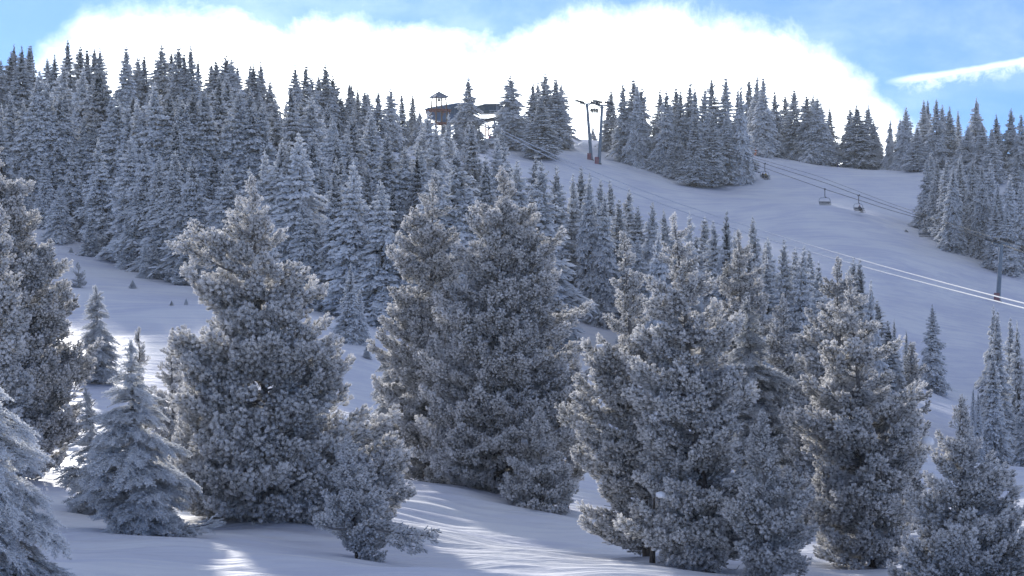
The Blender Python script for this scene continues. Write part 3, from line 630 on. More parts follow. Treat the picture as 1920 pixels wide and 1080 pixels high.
    # leader
    m = 30 if kind != 'spruce' else 54; zz = np.linspace(ztip - min(2.2, ztip * .3), ztip - .30 * size, m); D = rng.normal(0, 1, (m, 3)) * np.linspace(1.3, .25, m)[:, None]; D[:, 2] = np.linspace(.5, 1.2, m) if kind != 'spruce' else np.linspace(.1, 1.2, m); D[-1] = (0, 0, 1)
    PT.append(np.stack([zz / ztip * xt, np.zeros(m), zz], 1)); DT.append(D); ST.append(np.linspace(.85, .62, m) * size)
    if side_limb:
        for (u1, v1), (u2, v2) in side_limb:
            A = np.array([(u1 - ub) / F * Y, -.4, (VH - v1) / F * Y - z0]); E = np.array([(u2 - ub) / F * Y, -1.0, (VH - v2) / F * Y - z0]); Ln = np.linalg.norm(E - A); m = int(Ln / .05)
            ts = np.linspace(.3, 1, m)[:, None]; B = (A + E) / 2 + np.array([0, 0, -.1]); C = (1 - ts) ** 2 * A + 2 * ts * (1 - ts) * B + ts ** 2 * E
            D = np.tile((E - A) / Ln, (m, 1)) + rng.normal(0, .4, (m, 3)) + [0, 0, .15]; C = C + rng.normal(0, .07, C.shape); PT.append(C); DT.append(D); ST.append(rng.uniform(.6, .9, m) * size)
            tt = np.linspace(0, 1, 7)[:, None]; v, t = tube_np((1 - tt) ** 2 * A + 2 * tt * (1 - tt) * B + tt ** 2 * E, np.linspace(.035, .012, 7), 5); LV.append(v); LT.append(t + lo); lo += len(v)
    PT = np.concatenate(PT); DT = np.concatenate(DT); ST = np.concatenate(ST)
    foliage_points('foliage', PT, DT, ST, kind, rng, rt, frost)
    link('limbs', mesh_np('limbs', np.concatenate(LV), np.concatenate(LT), [M_RBARK], smooth=True), rt, 'stuff')
    tr = trunk_r or .013 * ztip + .015
    hh = np.linspace(-.6, ztip * .97, 9); pts = np.stack([hh / ztip * xt + rng.normal(0, .02, 9), rng.normal(0, .02, 9), hh], 1)
    v, t = tube_np(pts, np.linspace(tr * 1.15, .012, 9), 10); link('trunk', mesh_np('trunk', v, t, [M_BARK, M_RBARK], mi=(v[t[:, 0], 2] > ztip * .28).astype(int), smooth=True), rt)
    for (du, dvt, rr) in trunks:   # second stems
        hh = np.linspace(-.6, ztip * dvt, 8); pts = np.stack([du / F * Y + (xt - du / F * Y) * .5 * hh / ztip, np.full(8, .15), hh], 1)
        v, t = tube_np(pts, np.linspace(rr, .02, 8), 9); link('trunk', mesh_np('trunk', v, t, [M_BARK], smooth=True), rt)
    if bare:   # bare curling twigs in the shaded lower crown
        V, T, o_ = [], [], 0
        for i in range(bare):
            zb = rng.uniform(.3, ztip * .42); a_ = rng.random() * 6.28; cc, l_, r_ = [float(q) for q in rads(np.array([zb]))]
            rr = (l_ if math.cos(a_) < 0 else r_) * rng.uniform(.3, .74); p = np.array([cc + math.cos(a_) * rr, math.sin(a_) * abs(rr), zb]); dd = rng.normal(0, 1, 3); dd[2] -= .3; dd /= np.linalg.norm(dd)
            pts = [p]; s_ = rng.uniform(.06, .14)
            for j in range(6): dd = dd + rng.normal(0, .35, 3) + [0, 0, .10]; dd /= np.linalg.norm(dd); pts.append(pts[-1] + dd * s_)
            v, t = tube_np(np.array(pts), np.linspace(.009, .004, 7), 3); V.append(v); T.append(t + o_); o_ += len(v)
        link('bare_twigs', mesh_np('bare_twigs', np.concatenate(V), np.concatenate(T), [M_RBARK]), rt, 'stuff')
    for (u, v, w, h) in caps:
        b = MB(); rr = random.Random(int(u + v)); zc = (VH - v) / F * Y - z0; xc = (u - ub) / F * Y; cc, l_, r_ = [float(q) for q in rads(np.array([zc]))]
        dep = -math.sqrt(max(0, 1 - ((xc - cc) / (r_ if xc > cc else l_)) ** 2)) * (l_ + r_) / 2 * .95
        W = w / F * Y / 2; Hh = h / F * Y / 2
        b.blob((xc, dep, zc), (W, W * .8, Hh), 2, .08, rr); b.blob((xc + W * .6, dep + .05, zc - Hh * .4), (W * .6, W * .6, Hh * .7), 2, .08, rr)
        b.build('snow_clump', M_CLUMP, rt, smooth=True)
    return len(PT)

NT = 0
def T(*a, **k):
    global NT; NT += near_tree(*a, seed=NT % 9973 + 17, **k)
T('great bushy pine left of centre, crusted with white rime, snow rising round its foot', 68, (510, 1002), (470, 333),
  [(350,438,495),(400,412,512),(440,385,530),(500,358,558),(560,385,600),(630,345,625),(680,335,640),(740,310,665),(800,318,750),(850,318,780),(900,328,765),(960,385,735),(1000,470,690)],
  frost=.10, bare=420, trunks=((-40, .4, .12), (70, .35, .1)), low=.25, dens=1.05, side_limb=[((440, 510), (352, 462)), ((440, 500), (372, 438))])
T('tall broad pine second from the centre, darker, leaning its left edge against the slope', 93, (800, 905), (812, 337),
  [(360,790,833),(400,757,855),(440,738,865),(490,720,872),(560,722,885),(620,714,885),(700,708,890),(780,704,900),(850,742,900),(895,762,900)], frost=-.02, dens=1.0, low=.3, kind='fine')
T('widest and tallest pine in the middle with two dark stems showing at its foot', 88, (930, 940), (945, 315),
  [(340,915,968),(380,888,1005),(420,872,1048),(480,852,1072),(540,842,1088),(600,815,1098),(700,805,1103),(800,802,1105),(860,812,1105),(915,850,1088)],
  frost=.0, dens=1.05, kind='fine', trunks=((-25, .5, .16), (45, .4, .12), (130, .3, .1)), low=.4, bare=160, caps=((982, 824, 14, 20),))
T('low pine skirting the widest middle pine, with a snow lump on its shoulder', 84, (1015, 938), (1012, 762),
  [(790,1000,1028),(830,985,1040),(870,965,1060),(915,950,1080)], frost=.0, kind='fine', low=.15)
T('slim dark pine whose left boughs carry snow, just right of the gap in the middle', 66, (1215, 1090), (1168, 438),
  [(480,1147,1198),(540,1140,1215),(600,1128,1222),(640,1092,1225),(700,1078,1230),(800,1072,1240),(880,1092,1240),(960,1102,1240),(1010,1122,1240),(1060,1140,1240),(1080,1150,1240)],
  frost=-.06, dens=1.35, low=.45, kind='fine', caps=((1128, 648, 26, 8), (1108, 704, 16, 6)), bare=80)
T('tall slender pine with heavily frosted tufts, a snow pillow low on its left side', 63, (1335, 1100), (1262, 398),
  [(430,1238,1292),(500,1215,1328),(560,1210,1350),(640,1197,1388),(700,1182,1398),(760,1200,1400),(850,1190,1400),(930,1182,1408),(1000,1195,1418),(1050,1205,1425),(1080,1215,1425)],
  frost=.0, dens=1.15, low=.5, caps=((1234, 922, 20, 13),), trunks=((-112, .22, .12),), bare=120, kind='fine')
T('narrow conifer half hidden behind the slender frosted pine', 98, (1395, 930), (1385, 430), [(470,1365,1415),(550,1345,1445),(650,1342,1470),(750,1350,1490),(850,1360,1500)], frost=-.12, kind='fine')
T('short dark fir with snow-tipped boughs behind the small pine right of centre', 88, (1430, 930), (1400, 560), [(610,1375,1430),(680,1358,1465),(740,1350,1490),(800,1360,1510),(880,1370,1500)], frost=-.22, kind='spruce', caps=((1480, 745, 10, 5),))
T('ragged pine with bare gaps between two larger pines right of centre', 92, (1475, 930), (1468, 560), [(600,1445,1492),(660,1430,1520),(740,1420,1530),(820,1430,1540),(900,1440,1540)], frost=-.08, kind='pine', dens=.7)
T('gaunt pine with knotty tufts rising behind the big right-hand pine', 84, (1575, 960), (1570, 482), [(510,1540,1590),(560,1512,1610),(640,1500,1630),(740,1485,1650),(850,1490,1650)], frost=-.10, kind='pine', dens=.8)
T('big right-hand pine with ruffled silver boughs and a dark hollow at its left', 66, (1635, 1100), (1592, 520),
  [(560,1560,1625),(610,1532,1655),(660,1527,1690),(720,1485,1732),(800,1502,1738),(880,1492,1732),(960,1530,1720),(1040,1525,1715),(1090,1530,1715)], frost=-.02, dens=1.05, kind='fine', low=.4, caps=((1735, 825, 26, 18),), bare=100)
T('dark pine peering out behind the right shoulder of the big right-hand pine', 84, (1700, 940), (1710, 645), [(690,1685,1735),(740,1670,1738),(820,1660,1735),(900,1660,1730)], frost=-.2, kind='pine', dens=.9)
T('small bluish pine between the slender pine and the big right-hand pine', 60, (1440, 1085), (1428, 768),
  [(800,1408,1448),(850,1393,1475),(900,1385,1492),(960,1372,1510),(1020,1390,1528),(1065,1400,1540)], frost=-.06, kind='fine', low=.1, dens=1.4)
T('pale conical pine in the bottom right corner', 58, (1800, 1150), (1800, 740),
  [(780,1777,1828),(830,1752,1850),(880,1737,1882),(920,1728,1900),(980,1702,1930),(1040,1690,1945),(1080,1695,1950),(1130,1720,1930)], frost=.04, kind='fine', low=.1, dens=1.7)
T('massive dark pine cut by the left edge with boughs stepping down over the slope', 80, (30, 862), (-12, 262),
  [(300,-40,15),(340,-60,45),(385,-80,85),(430,-90,88),(480,-110,112),(540,-130,148),(585,-130,140),(610,-140,112),(640,-140,155),(700,-140,148),(735,-140,105),(780,-130,150),(830,-110,130)], frost=-.04, dens=1.0, low=.5, kind='fine', lob=.22)
T('pale pine pressed into the left edge in front of the massive dark one', 62, (-30, 1000), (2, 392),
  [(440,-50,30),(500,-60,40),(560,-60,55),(640,-70,65),(700,-80,60),(740,-80,45),(850,-90,60)], frost=.08, low=1.5)
T('snow-laden spruce filling the bottom left corner, nearest to the camera', 42, (-60, 1200), (-25, 690),
  [(720,-50,8),(760,-80,42),(800,-90,55),(850,-110,75),(900,-120,90),(960,-140,104),(1020,-150,112),(1080,-160,118),(1150,-160,120)], frost=.22, kind='spruce', name='spruce_tree', size=.8, low=.1, rise=-.35, cat='tree', dens=1.2)
T('small frosty spruce with drooping fingers standing alone on the snow at left', 62, (262, 1006), (243, 637),
  [(670,225,262),(740,206,290),(780,192,318),(840,165,332),(900,165,348),(950,182,350),(990,200,345)], frost=.14, kind='spruce', name='spruce_tree', low=.1, dens=.95, size=.8, lob=.28, side_limb=[((300, 992), (408, 975)), ((300, 996), (380, 992))])
T('thin broken-topped spruce behind the small frosty spruce at left', 70, (190, 965), (160, 732),
  [(800,150,185),(850,135,215),(900,112,230),(950,135,235)], frost=.02, kind='spruce', name='spruce_tree', low=.1, dens=.8, size=.75)
T('little frosted pine at the foot of the great bushy pine, snow in front', 60, (672, 1028), (650, 818),
  [(850,635,672),(900,622,700),(950,602,722),(1000,640,745),(1022,650,720)], frost=.12, kind='pine', low=.05, size=.75, side_limb=[((690, 985), (808, 998)), ((690, 1000), (780, 1018)), ((650, 990), (602, 975))])
T('neat grey-green spruce standing on the open slope at left', 112, (188, 722), (180, 537),
  [(580,163,200),(640,155,212),(700,148,222),(718,160,220)], frost=-.04, kind='spruce', name='spruce_tree', low=.1)
T('spindly young pine above the small frosty spruce', 86, (262, 800), (260, 612), [(660,248,280),(720,240,292),(790,235,300)], frost=.05, kind='fine', low=.1, size=.8)
T('bright young pine between the spindly one and the great bushy pine', 84, (322, 800), (322, 618), [(660,300,342),(720,290,352),(790,285,360)], frost=.1, kind='fine', low=.1, size=.8)
T('feathery young pine touching the left side of the great bushy pine', 90, (350, 790), (345, 608), [(650,332,362),(720,322,375),(780,320,380)], frost=.1, kind='fine', low=.1, size=.8)
T('dim spruce tucked under the left boughs of the second pine from the centre', 98, (735, 870), (735, 620), [(680,715,765),(740,708,770),(800,705,775),(850,712,775)], frost=-.15, kind='spruce', name='spruce_tree')
T('low frosted pine seedling alone near the top of the open left slope', 172, (147, 518), (146, 491), [(500,140,153),(508,135,158),(516,132,161)], frost=.15, kind='fine', low=.02, size=.6)
print('branchlets', NT)

# ---------------------------------------------------------------- lift, station, tower, people
M_STEEL = mat('galvanised_steel', (0.21, 0.26, 0.30), 0.5, 0.1, 0.2, 3)
M_DARK = mat('dark_steel', (0.045, 0.05, 0.055), 0.55, 0.3, 0.25, 5)
M_RIME = mat('rimed_steel', (0.62, 0.66, 0.72), 0.8, 0, 0.2, 8, 0.4)
M_BLUE = mat('blue_painted_metal', (0.045, 0.085, 0.15), 0.4, 0.0, 0.3, 1.2)
M_GREEN = mat('dark_teal_hood', (0.035, 0.06, 0.07), 0.35, 0.0, 0.3, 1.5)
M_GLASS = mat('tinted_window', (0.03, 0.045, 0.06), 0.12, 0.0, 0.1, 2)
M_ROOF = mat('weathered_metal_roof', (0.20, 0.22, 0.26), 0.5, 0.3, 0.25, 2)
M_FROOF = mat('frosted_roof', (0.50, 0.55, 0.63), 0.7, 0.0, 0.3, 0.8)
M_WOOD = mat('weathered_timber', (0.16, 0.11, 0.065), 0.85, 0, 0.35, 6, 0.4)
M_PLANK = mat('reddish_planks', (0.22, 0.085, 0.05), 0.8, 0, 0.3, 5, 0.3)
M_PAD = mat('faded_red_pad', (0.26, 0.11, 0.12), 0.8, 0, 0.2, 2)
M_ORANGE = mat('orange_paint', (0.55, 0.14, 0.03), 0.6, 0, 0.15, 2)
M_NET = mat('red_net', (0.65, 0.03, 0.05), 0.7, 0, 0.15, 4)
def cloth(n, c): return mat(n, c, 0.9, 0, 0.2, 12)
K_BLACK = cloth('black_cloth', (.015, .016, .02)); K_ORANGE = cloth('orange_cloth', (.75, .16, .02)); K_BLUE = cloth('blue_cloth', (.02, .05, .35)); K_RED = cloth('red_cloth', (.6, .04, .03))
K_BROWN = cloth('brown_cloth', (.10, .06, .035)); K_YEL = cloth('ochre_cloth', (.30, .22, .05)); K_GREY = cloth('grey_cloth', (.10, .11, .12)); K_NAVY = cloth('navy_cloth', (.02, .03, .08)); M_SKIN = mat('skin', (.5, .3, .22), .6); M_SKI = mat('ski', (.1, .1, .12), .4)

# joints: x right, y back (the figure faces -y), z up, for a 1.75 m figure
POSES = {
 'stand': dict(hip=(0,0,.95), chest=(0,.0,1.32), neck=(0,.0,1.50), head=(0,-.02,1.62), sh=(.19,0,1.42), el=(.27,-.02,1.14), ha=(.25,-.20,.98), hp=(.10,0,.92), kn=(.13,-.06,.50), an=(.14,.02,.08), to=(.15,-.16,.03)),
 'ski': dict(hip=(0,.16,.72), chest=(0,-.06,1.02), neck=(0,-.20,1.16), head=(0,-.28,1.26), sh=(.19,-.12,1.08), el=(.32,-.26,.86), ha=(.34,-.48,.88), hp=(.11,.16,.70), kn=(.16,-.16,.44), an=(.15,.04,.10), to=(.15,-.15,.05)),
 'sit': dict(hip=(0,.02,.0), chest=(0,.06,.36), neck=(0,.04,.54), head=(0,0,.67), sh=(.19,.04,.46), el=(.25,-.10,.22), ha=(.18,-.34,.24), hp=(.10,.0,.0), kn=(.12,-.44,.02), an=(.13,-.46,-.40), to=(.13,-.62,-.43))}
def person(label, loc, rz, pose, jacket, trousers, hat, group=None, ski=True, scale=1.0, name='person', pose_lr=0.0):
    p = POSES[pose]; vs, rad, es, part = [], [], [], []
    def add(c, r, parent, k):
        vs.append(c); rad.append(r); part.append(k)
        if parent is not None: es.append((parent, len(vs) - 1))
        return len(vs) - 1
    hip = add(p['hip'], .15, None, 1); ch = add(p['chest'], .17, hip, 0); nk = add(p['neck'], .065, ch, 0); hd = add(p['head'], .115, nk, 2)
    hc = Vector(p['head']); up = (hc - Vector(p['neck'])).normalized(); add(tuple(hc + up * .11), .10, hd, 3)
    for s in (-1, 1):
        f = lambda k, dy=0.0: (p[k][0] * s, p[k][1] + dy, p[k][2])
        a = add(f('sh'), .085, ch, 0); b = add(f('el', s * pose_lr), .06, a, 0); c = add(f('ha', s * pose_lr), .042, b, 4); add(tuple(Vector(f('ha', s * pose_lr)) + Vector((0, -.09, 0))), .04, c, 4)
        a = add(f('hp'), .115, hip, 1); b = add(f('kn', s * pose_lr), .085, a, 1); c = add(f('an', s * pose_lr), .07, b, 1); add(f('to', s * pose_lr), .055, c, 4)
    me = bpy.data.meshes.new('body'); me.from_pydata([tuple(v) for v in vs], es, []); o = bpy.data.objects.new('tmp', me); col.objects.link(o)
    o.modifiers.new('s', 'SKIN'); o.modifiers.new('u', 'SUBSURF').levels = 1
    for i, d_ in enumerate(me.skin_vertices[0].data): d_.radius = (rad[i], rad[i] * (.8 if i < 2 else 1)); d_.use_root = (i == 0)
    bpy.context.view_layer.update(); dg = bpy.context.evaluated_depsgraph_get(); nm = bpy.data.meshes.new_from_object(o.evaluated_get(dg)); bpy.data.objects.remove(o); bpy.data.meshes.remove(me)
    nm.name = 'body'; nm.materials.clear()
    for m in (jacket, trousers, M_SKIN, hat, K_BLACK): nm.materials.append(m)
    A = np.array(vs)
    for f in nm.polygons: f.material_index = part[int(((A - np.array(f.center)) ** 2).sum(1).argmin())]; f.use_smooth = True
    r = empty(name, loc, rz); r.scale = (scale,) * 3; tag(r, label, 'person', group)
    b = link('body', nm, r)
    if ski:
        for s in (-1, 1):
            t = Vector((p['to'][0] * s, p['to'][1] + s * pose_lr, p['to'][2] - .07))
            MB().box(t + Vector((0, .10, 0)), (.09, 1.45, .02)).box(t + Vector((0, -.66, .05)), (.09, .18, .015), Euler((R(-32), 0, 0))).build('ski', M_SKI, r)
    return r

def chair(label, top, rz, riders=(), lab_r=(), group='chairs hanging from the right-hand lift', scale=1.0, hl=1.35):
    """quad chair hanging from the cable at top"""
    r = empty('lift_chair', top, rz); r.scale = (scale,) * 3; tag(r, label, 'chairlift chair', group)
    g = MB(); g.box((0, 0, -.02), (.12, .5, .14)); g.box((0, .22, .10), (.08, .10, .12)); g.box((0, -.22, .10), (.08, .10, .12)); g.build('grip', M_DARK, r)
    MB().tube([(0, 0, -.05), (0, 0, -hl * .72), (.05, .05, -hl * .9), (.30, .12, -hl)], .06, seg=8).build('hanger', M_DARK, r)
    w = .95; zt = -hl; zb = -hl - 1.15
    b = MB(); pts = [(-w, -.25, zb + .12), (-w - .02, .05, zb + .45), (-w * .93, .12, zt - .25), (-w * .7, .12, zt - .03), (0, .12, zt), (w * .7, .12, zt - .03), (w * .93, .12, zt - .25), (w + .02, .05, zb + .45), (w, -.25, zb + .12)]
    b.tube(pts, .045, seg=7); b.build('bail', M_STEEL, r)
    q = MB()
    for i in range(5): q.box((0, -.42 + i * .11, zb + .02 - .01 * i), (2 * w - .05, .095, .05))
    q.build('seat', M_DARK, r)
    q = MB()
    for i in range(3): q.box((0, .12 + .03 * i, zb + .22 + i * .14), (2 * w - .06, .04, .11))
    q.build('backrest', M_DARK, r)
    MB().tube([(-w, .0, zb + .5), (-w * .9, -.55, zb + .38), (w * .9, -.55, zb + .38), (w, .0, zb + .5)], .02, seg=6).build('safety_bar', M_STEEL, r)
    if riders: MB().tube([(-w * .5, -.5, zb + .38), (-w * .5, -.75, zb - .38), (w * .5, -.75, zb - .38), (w * .5, -.5, zb + .38)], .018, seg=6).build('footrest', M_STEEL, r)
    Rm = Matrix.Rotation(rz, 3, 'Z')
    for (x, jk, tr, ht), lb in zip(riders, lab_r):
        c = Vector(top) + Rm @ (Vector((x, -.12, zb + .19)) * scale)
        person(lb, c, rz, 'sit', jk, tr, ht, 'people riding the chairlift', True, scale)
    return r

# ---- lift B: the grey cables across the run
LB = [(905,196,455),(1020,192,447),(1103,190,440),(1140,199,437),(1205,224,434),(1267,245,431),(1368,284,428),(1410,298,424),(1434,307,420),(1548,343,402),(1610,366.5,392),(1660,384,383),(1740,411,369),(1872,455,346),(1960,488,330),(2100,545,310)]
def along(L, u): a = np.array(L, float); return P(u, float(np.interp(u, a[:, 0], a[:, 1])), float(np.interp(u, a[:, 0], a[:, 2])))
LB2 = [(905,200,450),(1020,195,443),(1112,194,436),(1205,233,430),(1368,292,424),(1412,307.5,420),(1544,354,386),(1610,375,390),(1660,391.5,381),(1732,412,368),(1880,458,344),(1960,492,328),(2100,552,308)]
LB3 = [(1120,186,442),(1250,236,437),(1412,295,430),(1530,329,412),(1660,378,390),(1740,406,374),(1868,447,350),(1960,480,334),(2100,535,314)]
def cable(L, r, m, label, n=60, grp='grey lift cables over the run'):
    u = np.linspace(L[0][0], L[-1][0], n); b = MB(); b.tube([along(L, x) for x in u], r * 1.25, seg=5); tag(b.build('lift_cable', m, None, smooth=True), label, 'cable', grp)
cable(LB, .035, M_DARK, 'middle grey cable of three crossing the run, holding the occupied chairs')
cable(LB2, .035, M_DARK, 'lowest grey cable of three crossing the run, holding the empty chair')
cable(LB3, .022, M_DARK, 'thin topmost grey cable of three crossing the run')
def cableA(L, label):
    a = np.array(L, float); k = np.polyfit((a[:, 0] - 1400) / 600, a[:, 1], 4); u = np.linspace(a[0, 0], a[-1, 0], 90)
    Yv = np.interp(u, [868, 2100], [452, 195]); v = np.polyval(k, (u - 1400) / 600)
    b = MB(); b.tube([P(x, y, z) for x, y, z in zip(u, v, Yv)], .075, seg=7); tag(b.build('lift_cable', M_RIME, None, smooth=True), label, 'cable', 'white rimed cables from the station')
cableA([(868,205),(900,224),(957,253),(1050,295),(1173,345),(1280,383),(1323,400),(1480,447),(1613,488),(1780,533),(1920,568),(2080,606)], 'upper of two white frost-coated cables running down from the summit station')
cableA([(868,209),(957,260),(1087,318),(1187,363),(1293,402),(1440,448),(1580,490),(1713,525),(1870,565),(1920,578),(2080,618)], 'lower of two white frost-coated cables running down from the summit station')

LD = math.atan2(55, 93)   # yaw of the chairs: the line runs down towards the viewer and to the right
def lift_tower(label, foot, top, Y, arm, rad, pad, arms_yaw=0.0):
    A = P(*foot, Y); B = P(*top, Y); A.z = gz(A.x, A.y) - .3 if abs(gz(A.x, A.y) - A.z) < 2 else A.z
    r = empty('lift_tower', A); tag(r, label, 'lift tower', 'steel lift towers'); B = B - A; px = Y / F
    MB().tube([(0, 0, 0), B], rad * 1.12, rad * .85, seg=14).build('mast', M_STEEL, r, smooth=False)
    MB().tube([(0, 0, -.2), (0, 0, .35)], rad * 1.7, seg=14).build('footing', M_DARK, r)
    w0, w1 = arm[0] * px, arm[1] * px
    b = MB(); b.tube([B + Vector((w0, 0, .06)), B + Vector((0, 0, -.1)), B + Vector((w1, 0, .06))], .14, seg=8); b.tube([B + Vector((-.7, 0, 0)), B + Vector((0, 0, -.8))], .09, seg=6); b.tube([B + Vector((.7, 0, 0)), B + Vector((0, 0, -.8))], .09, seg=6); b.build('crossarm', M_STEEL, r)
    for w in (w0, w1):
        s = MB(); c = B + Vector((w, 0, .25)); dv = Vector((.45, -.75, -.18)).normalized()
        s.tube([c - dv * 1.5, c + dv * 1.5], .08, seg=6); sh = s.build('sheave_frame', M_DARK, r)
        for k in range(6):
            q = c + dv * (-1.35 + .54 * k) + Vector((0, 0, .12)); ax = dv.cross(Vector((0, 0, 1))).normalized() * .05
            MB().tube([q - ax, q + ax], .22, seg=10).build('sheave', M_DARK, sh)
        f = MB(); f.tube([c, c + Vector((-.25 if w < 0 else .25, 0, 1.0))], .04, seg=6); f.build('lifting_frame', M_STEEL, r)
    b = MB(); b.tube([B + Vector((w0 * .95, 0, .95)), B + Vector((w1 * .95, 0, .85))], .03, seg=5); b.build('catwalk_rail', M_RIME, r)
    b = MB(); h = B.length
    for s_ in (-.14, .14): b.tube([Vector((s_, -rad * 1.25, .8)), B + Vector((s_, -rad * 1.1, -.5))], .018, seg=4)
    for k in range(int(h / .4) - 3): z = 1.0 + .4 * k; t = z / h; b.box(Vector((B.x * t, B.y * t - rad * 1.2, z)), (.28, .025, .025))
    b.build('ladder', M_STEEL, r)
    b = MB(); b.box((-rad * .2 + pad, -rad * 1.5, .85), (rad * 2.6, .25, 1.3)); b.build('crash_pad', M_PAD, r, bevel=.05)
    return r
lift_tower('left mast of the two grey summit lift towers, red pad at foot', (1109, 300), (1100.5, 194), 440, (-13.5, 20), .29, -.35)
lift_tower('right mast of the two grey summit lift towers, red pad at foot', (1123, 303), (1129, 197), 436, (-13, 13), .29, -.35)
lift_tower('lone grey lift tower low on the run at the right, frosted crossarm', (1871, 568), (1877.5, 456), 345, (-17, 11), .31, -.2)

three = [(-.55, K_BLACK, K_BLACK, K_BLACK), (0, K_GREY, K_BLACK, K_BLACK), (.55, K_NAVY, K_BLACK, K_GREY)]
chair('chair with three riders against the bright sky between the two summit towers', along(LB, 1115) + Vector((0, 2, .35)), LD - .4, three,
      ['leftmost of three riders on the chair between the summit towers', 'middle of three riders on the chair between the summit towers', 'rightmost of three riders on the chair between the summit towers'], scale=.85, hl=1.0)
chair('chair seen against the trees left of the summit towers', along(LB2, 1047), LD, scale=.8, hl=1.2)
chair('chair half lost in the left side of the grove', along(LB, 1204), LD, scale=.95)
chair('chair in front of the middle of the grove, hardly seen', along(LB, 1267), LD, scale=.7, hl=1.0)
chair('chair in front of the right side of the grove', along(LB2, 1367), LD, scale=.95)
chair('chair with two riders just right of the grove', along(LB, 1434), LD, [(-.5, K_BLACK, K_BLACK, K_BLACK), (.12, K_YEL, K_BLACK, K_YEL)],
      ['rider in black on the left of the chair just right of the grove', 'rider in an ochre jacket on the chair just right of the grove'], scale=1.0)
chair('empty chair hanging above the middle of the ski run', along(LB2, 1546.5), LD - .35, scale=1.0)
chair('chair with a single rider low over the run', along(LB, 1610), LD, [(.1, K_NAVY, K_BLACK, K_RED)], ['lone rider in dark clothes on the chair low over the run'], scale=1.0)
chair('empty chair about to pass behind the right block of trees', along(LB2, 1734), LD - .35, scale=1.0)

def on_snow(u, Y, dz=0.0): x = (u - 960) / F * Y; return Vector((x, Y, gz(x, Y) + dz))
person('person in black top and bright orange trousers standing at the edge of the grove', on_snow(1417, 466), .3, 'stand', K_BLACK, K_ORANGE, K_BLACK, ski=True)
person('person in blue standing before the dark trees of the crest', on_snow(1571, 474, -.5), .8, 'stand', K_BLUE, K_BLUE, K_BLUE, ski=False)
person('person in a red jacket at the far right end of the crest', on_snow(1685, 470, -.8), .2, 'stand', K_RED, K_BLACK, K_GREY, ski=False)
person('skier in brown crouching behind the right summit tower', on_snow(1135, 462), 1.9, 'ski', K_BROWN, K_BLACK, K_BROWN)

# ---- lookout tower of timber with a pyramid roof
def lookout():
    Y = 428; k = Y / F; c = P(823, 262, Y); c.z = gz(c.x, c.y) - .3; r = empty('lookout_tower', c, R(28)); tag(r, 'open timber lookout tower with a grey pyramid roof above the treetops', 'tower')
    H = (VH - 182) * k - c.z; ap = (VH - 172) * k - c.z
    def leg(sx, sy, z): s = 1.25 + (H - z) * .065; return Vector((sx * s * .72, sy * s * .72, z))
    for sx in (-1, 1):
        for sy in (-1, 1): MB().tube([leg(sx, sy, 0), leg(sx, sy, H)], .17, .13, seg=8).build('leg', M_WOOD, r)
    e = 1.30
    v = [(-e, -e, H), (e, -e, H), (e, e, H), (-e, e, H), (0, 0, ap), (-e, -e, H - .14), (e, -e, H - .14), (e, e, H - .14), (-e, e, H - .14)]
    MB().poly(v, [(0, 1, 4), (1, 2, 4), (2, 3, 4), (3, 0, 4), (0, 5, 6, 1), (1, 6, 7, 2), (2, 7, 8, 3), (3, 8, 5, 0), (8, 7, 6, 5)]).build('roof', M_ROOF, r)
    for q in ((-e, -e), (e, -e), (e, e), (-e, e)): MB().tube([(q[0], q[1], H + .02), (0, 0, ap + .03)], .04, seg=5).build('roof_ridge', M_ROOF, r)
    for (v0, ww) in ((206, 1.72), (231, 1.5), (255, 1.4)):
        z = (VH - v0) * k - c.z
        if z < .3: continue
        for i in range(9): MB().box((-ww + ww * 2 / 9 * (i + .5), 0, z), (ww * 2 / 9 - .03, ww * 2, .08)).build('plank', M_PLANK, r)
        for s in (-1, 1): MB().box((0, s * ww * .82, z - .16), (ww * 2.05, .10, .20)).build('beam', M_PLANK, r); MB().box((s * ww * .86, 0, z - .31), (.10, ww * 2.0, .18)).build('beam', M_PLANK, r)
        for sx in (-1, 1):
            for sy in (-1, 1): MB().tube([leg(sx, sy, z - 1.3), (sx * ww * .95, sy * ww * .82, z - .2)], .07, seg=6).build('knee_brace', M_PLANK, r)
    b = MB()
    for s in (-1, 1): b.tube([leg(s, -1, H - .5), leg(s, 1, H - .5)], .035, seg=5); b.tube([leg(-1, s, H - .5), leg(1, s, H - .5)], .035, seg=5)
    b.build('top_rail', M_WOOD, r)
    MB().tube([(0, 0, H - .1), (0, 0, H - .35)], .03, seg=5).tube([(0, 0, H - .3), (0, 0, H - .5), (0, 0, H - .75)], .16, .26, seg=10).build('bell', M_DARK, r)
lookout()

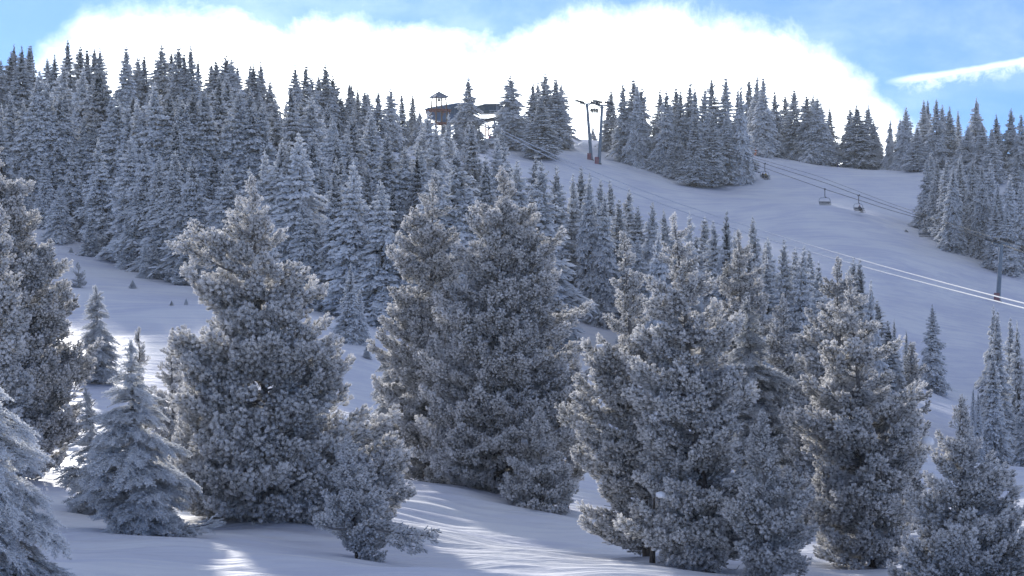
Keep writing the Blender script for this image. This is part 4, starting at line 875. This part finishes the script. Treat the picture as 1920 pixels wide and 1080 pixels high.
# ---- summit lift station
def station():
    Y = 458; k = Y / F; c = P(866, 262, Y); c.z = gz(c.x, c.y) - .2; r = empty('lift_station', c); tag(r, 'blue and dark teal chairlift station on the summit, half hidden by a frosted spruce', 'building')
    def q(u, v, y=0.0): return Vector(((u - 866) * k, y, (VH - v) * k - c.z))
    def hood(prof, y0, y1, m, name, sub=None):
        n = len(prof); vs = [q(u, v, y0) for u, v in prof] + [q(u, v, y1) for u, v in prof]
        fs = [tuple(range(n))[::-1], tuple(range(n, 2 * n))] + [(i, (i + 1) % n, n + (i + 1) % n, n + i) for i in range(n)]
        return MB().poly(vs, fs).build(name, m, r)
    hood([(799,206),(803,205),(820,202),(847,197.8),(858,196),(872,196.3),(872,229),(826,230),(812,226),(799,214)], -2.2, 2.4, M_BLUE, 'housing')
    hood([(797,206),(803,204.2),(820,201),(847,196.6),(857.5,194.8),(873,195.1),(873,196.2),(858,196),(847,197.7),(820,201.9),(803,205),(797,207)], -2.4, 2.6, M_FROOF, 'roof')
    hood([(872,205),(880,198.5),(897,199),(908,197),(940,197),(946,203),(946,213),(906,214),(898,211),(872,212)], -1.6, 1.8, M_GREEN, 'hood')
    hood([(907,196),(940,196),(941,197),(907,197)], -1.8, 2.0, M_FROOF, 'hood_roof')
    for i in range(5): u = 828 + i * 8.4; hood([(u,206),(u+.6,206),(u+.6,227),(u,227)], -2.28, -2.2, M_ROOF, 'panel_seam')
    for i, (a, b_) in enumerate(((909, 916), (918, 925), (926, 933), (935, 942))): hood([(a,200),(b_,200),(b_,208),(a,208)], -1.66, -1.6, M_GLASS, 'window')
    hood([(846,203),(856,201),(862,207),(862,215),(846,215)], -2.27, -2.2, M_GLASS, 'window')
    b = MB(); 
    for u in (931, 934.2): b.tube([q(u,197,-1.75), q(u,211,-1.75)], .03, seg=4)
    for i in range(8): b.box(q(932.6, 198.5 + i * 1.6, -1.75), (.33, .03, .03))
    b.build('ladder', M_RIME, r)
    b = MB()
    for u in (919, 927, 935, 942): b.tube([q(u,209,-2.1), q(u,217,-2.1)], .03, seg=4)
    b.tube([q(918,209,-2.1), q(943,209,-2.1)], .035, seg=5); b.tube([q(918,213,-2.1), q(943,213,-2.1)], .025, seg=5); b.build('railing', M_RIME, r)
    hood([(864,229),(905,226),(944,217),(946,221),(938,223),(905,230),(864,233),(826,233),(826,229)], -2.0, 2.0, M_DARK, 'deck')
    for u in (855, 927): hood([(u-1.8,222 if u > 900 else 229),(u+1.8,222 if u > 900 else 229),(u+2.2,262),(u-2.2,262)], -.6, .6, M_STEEL, 'column')
    b = MB(); 
    for t in range(14):
        a = t / 14 * 6.283; a2 = (t + 1) / 14 * 6.283
        b.tube([q(905,224,0) + Vector((math.cos(a) * 2.1, math.sin(a) * 2.1, 0)), q(905,224,0) + Vector((math.cos(a2) * 2.1, math.sin(a2) * 2.1, 0))], .08, seg=5, cap=False)
    b.tube([q(905,222,0), q(905,228,0)], .3, seg=10); b.build('bullwheel', M_STEEL, r)
    for u in (911, 915.5): hood([(u-1.3,235),(u+1.3,235),(u+1.3,255),(u-1.3,255)], -1.3, -.9, M_ORANGE, 'orange_post')
    hood([(833,236),(842,234),(842,243),(833,243)], -2, 1.0, M_DARK, 'equipment_box')
    n0 = P(921, 250, 452); n0.z = gz(n0.x, n0.y); f = empty('safety_net', n0); tag(f, 'short bright red safety net under the station beside the orange posts', 'net')
    MB().box((0, 0, .55), (1.0, .04, .9)).build('mesh_panel', M_NET, f)
    for s in (-.5, .5): MB().tube([(s, 0, 0), (s, 0, 1.15)], .03, seg=6).build('pole', M_NET, f)
station()
# wind-packed snow lip left of the summit towers
def lip():
    p = on_snow(1093, 462); rr = random.Random(4); b = MB(); b.blob((0, 0, 0), (1.0, 1.3, .75), 3, .04, rr); b.blob((-.9, .3, -.1), (1.0, 1.2, .5), 3, .04, rr)
    o = b.build('snow_lip', M_CLUMP, None, smooth=True); o.location = p; o['kind'] = 'structure'
lip()
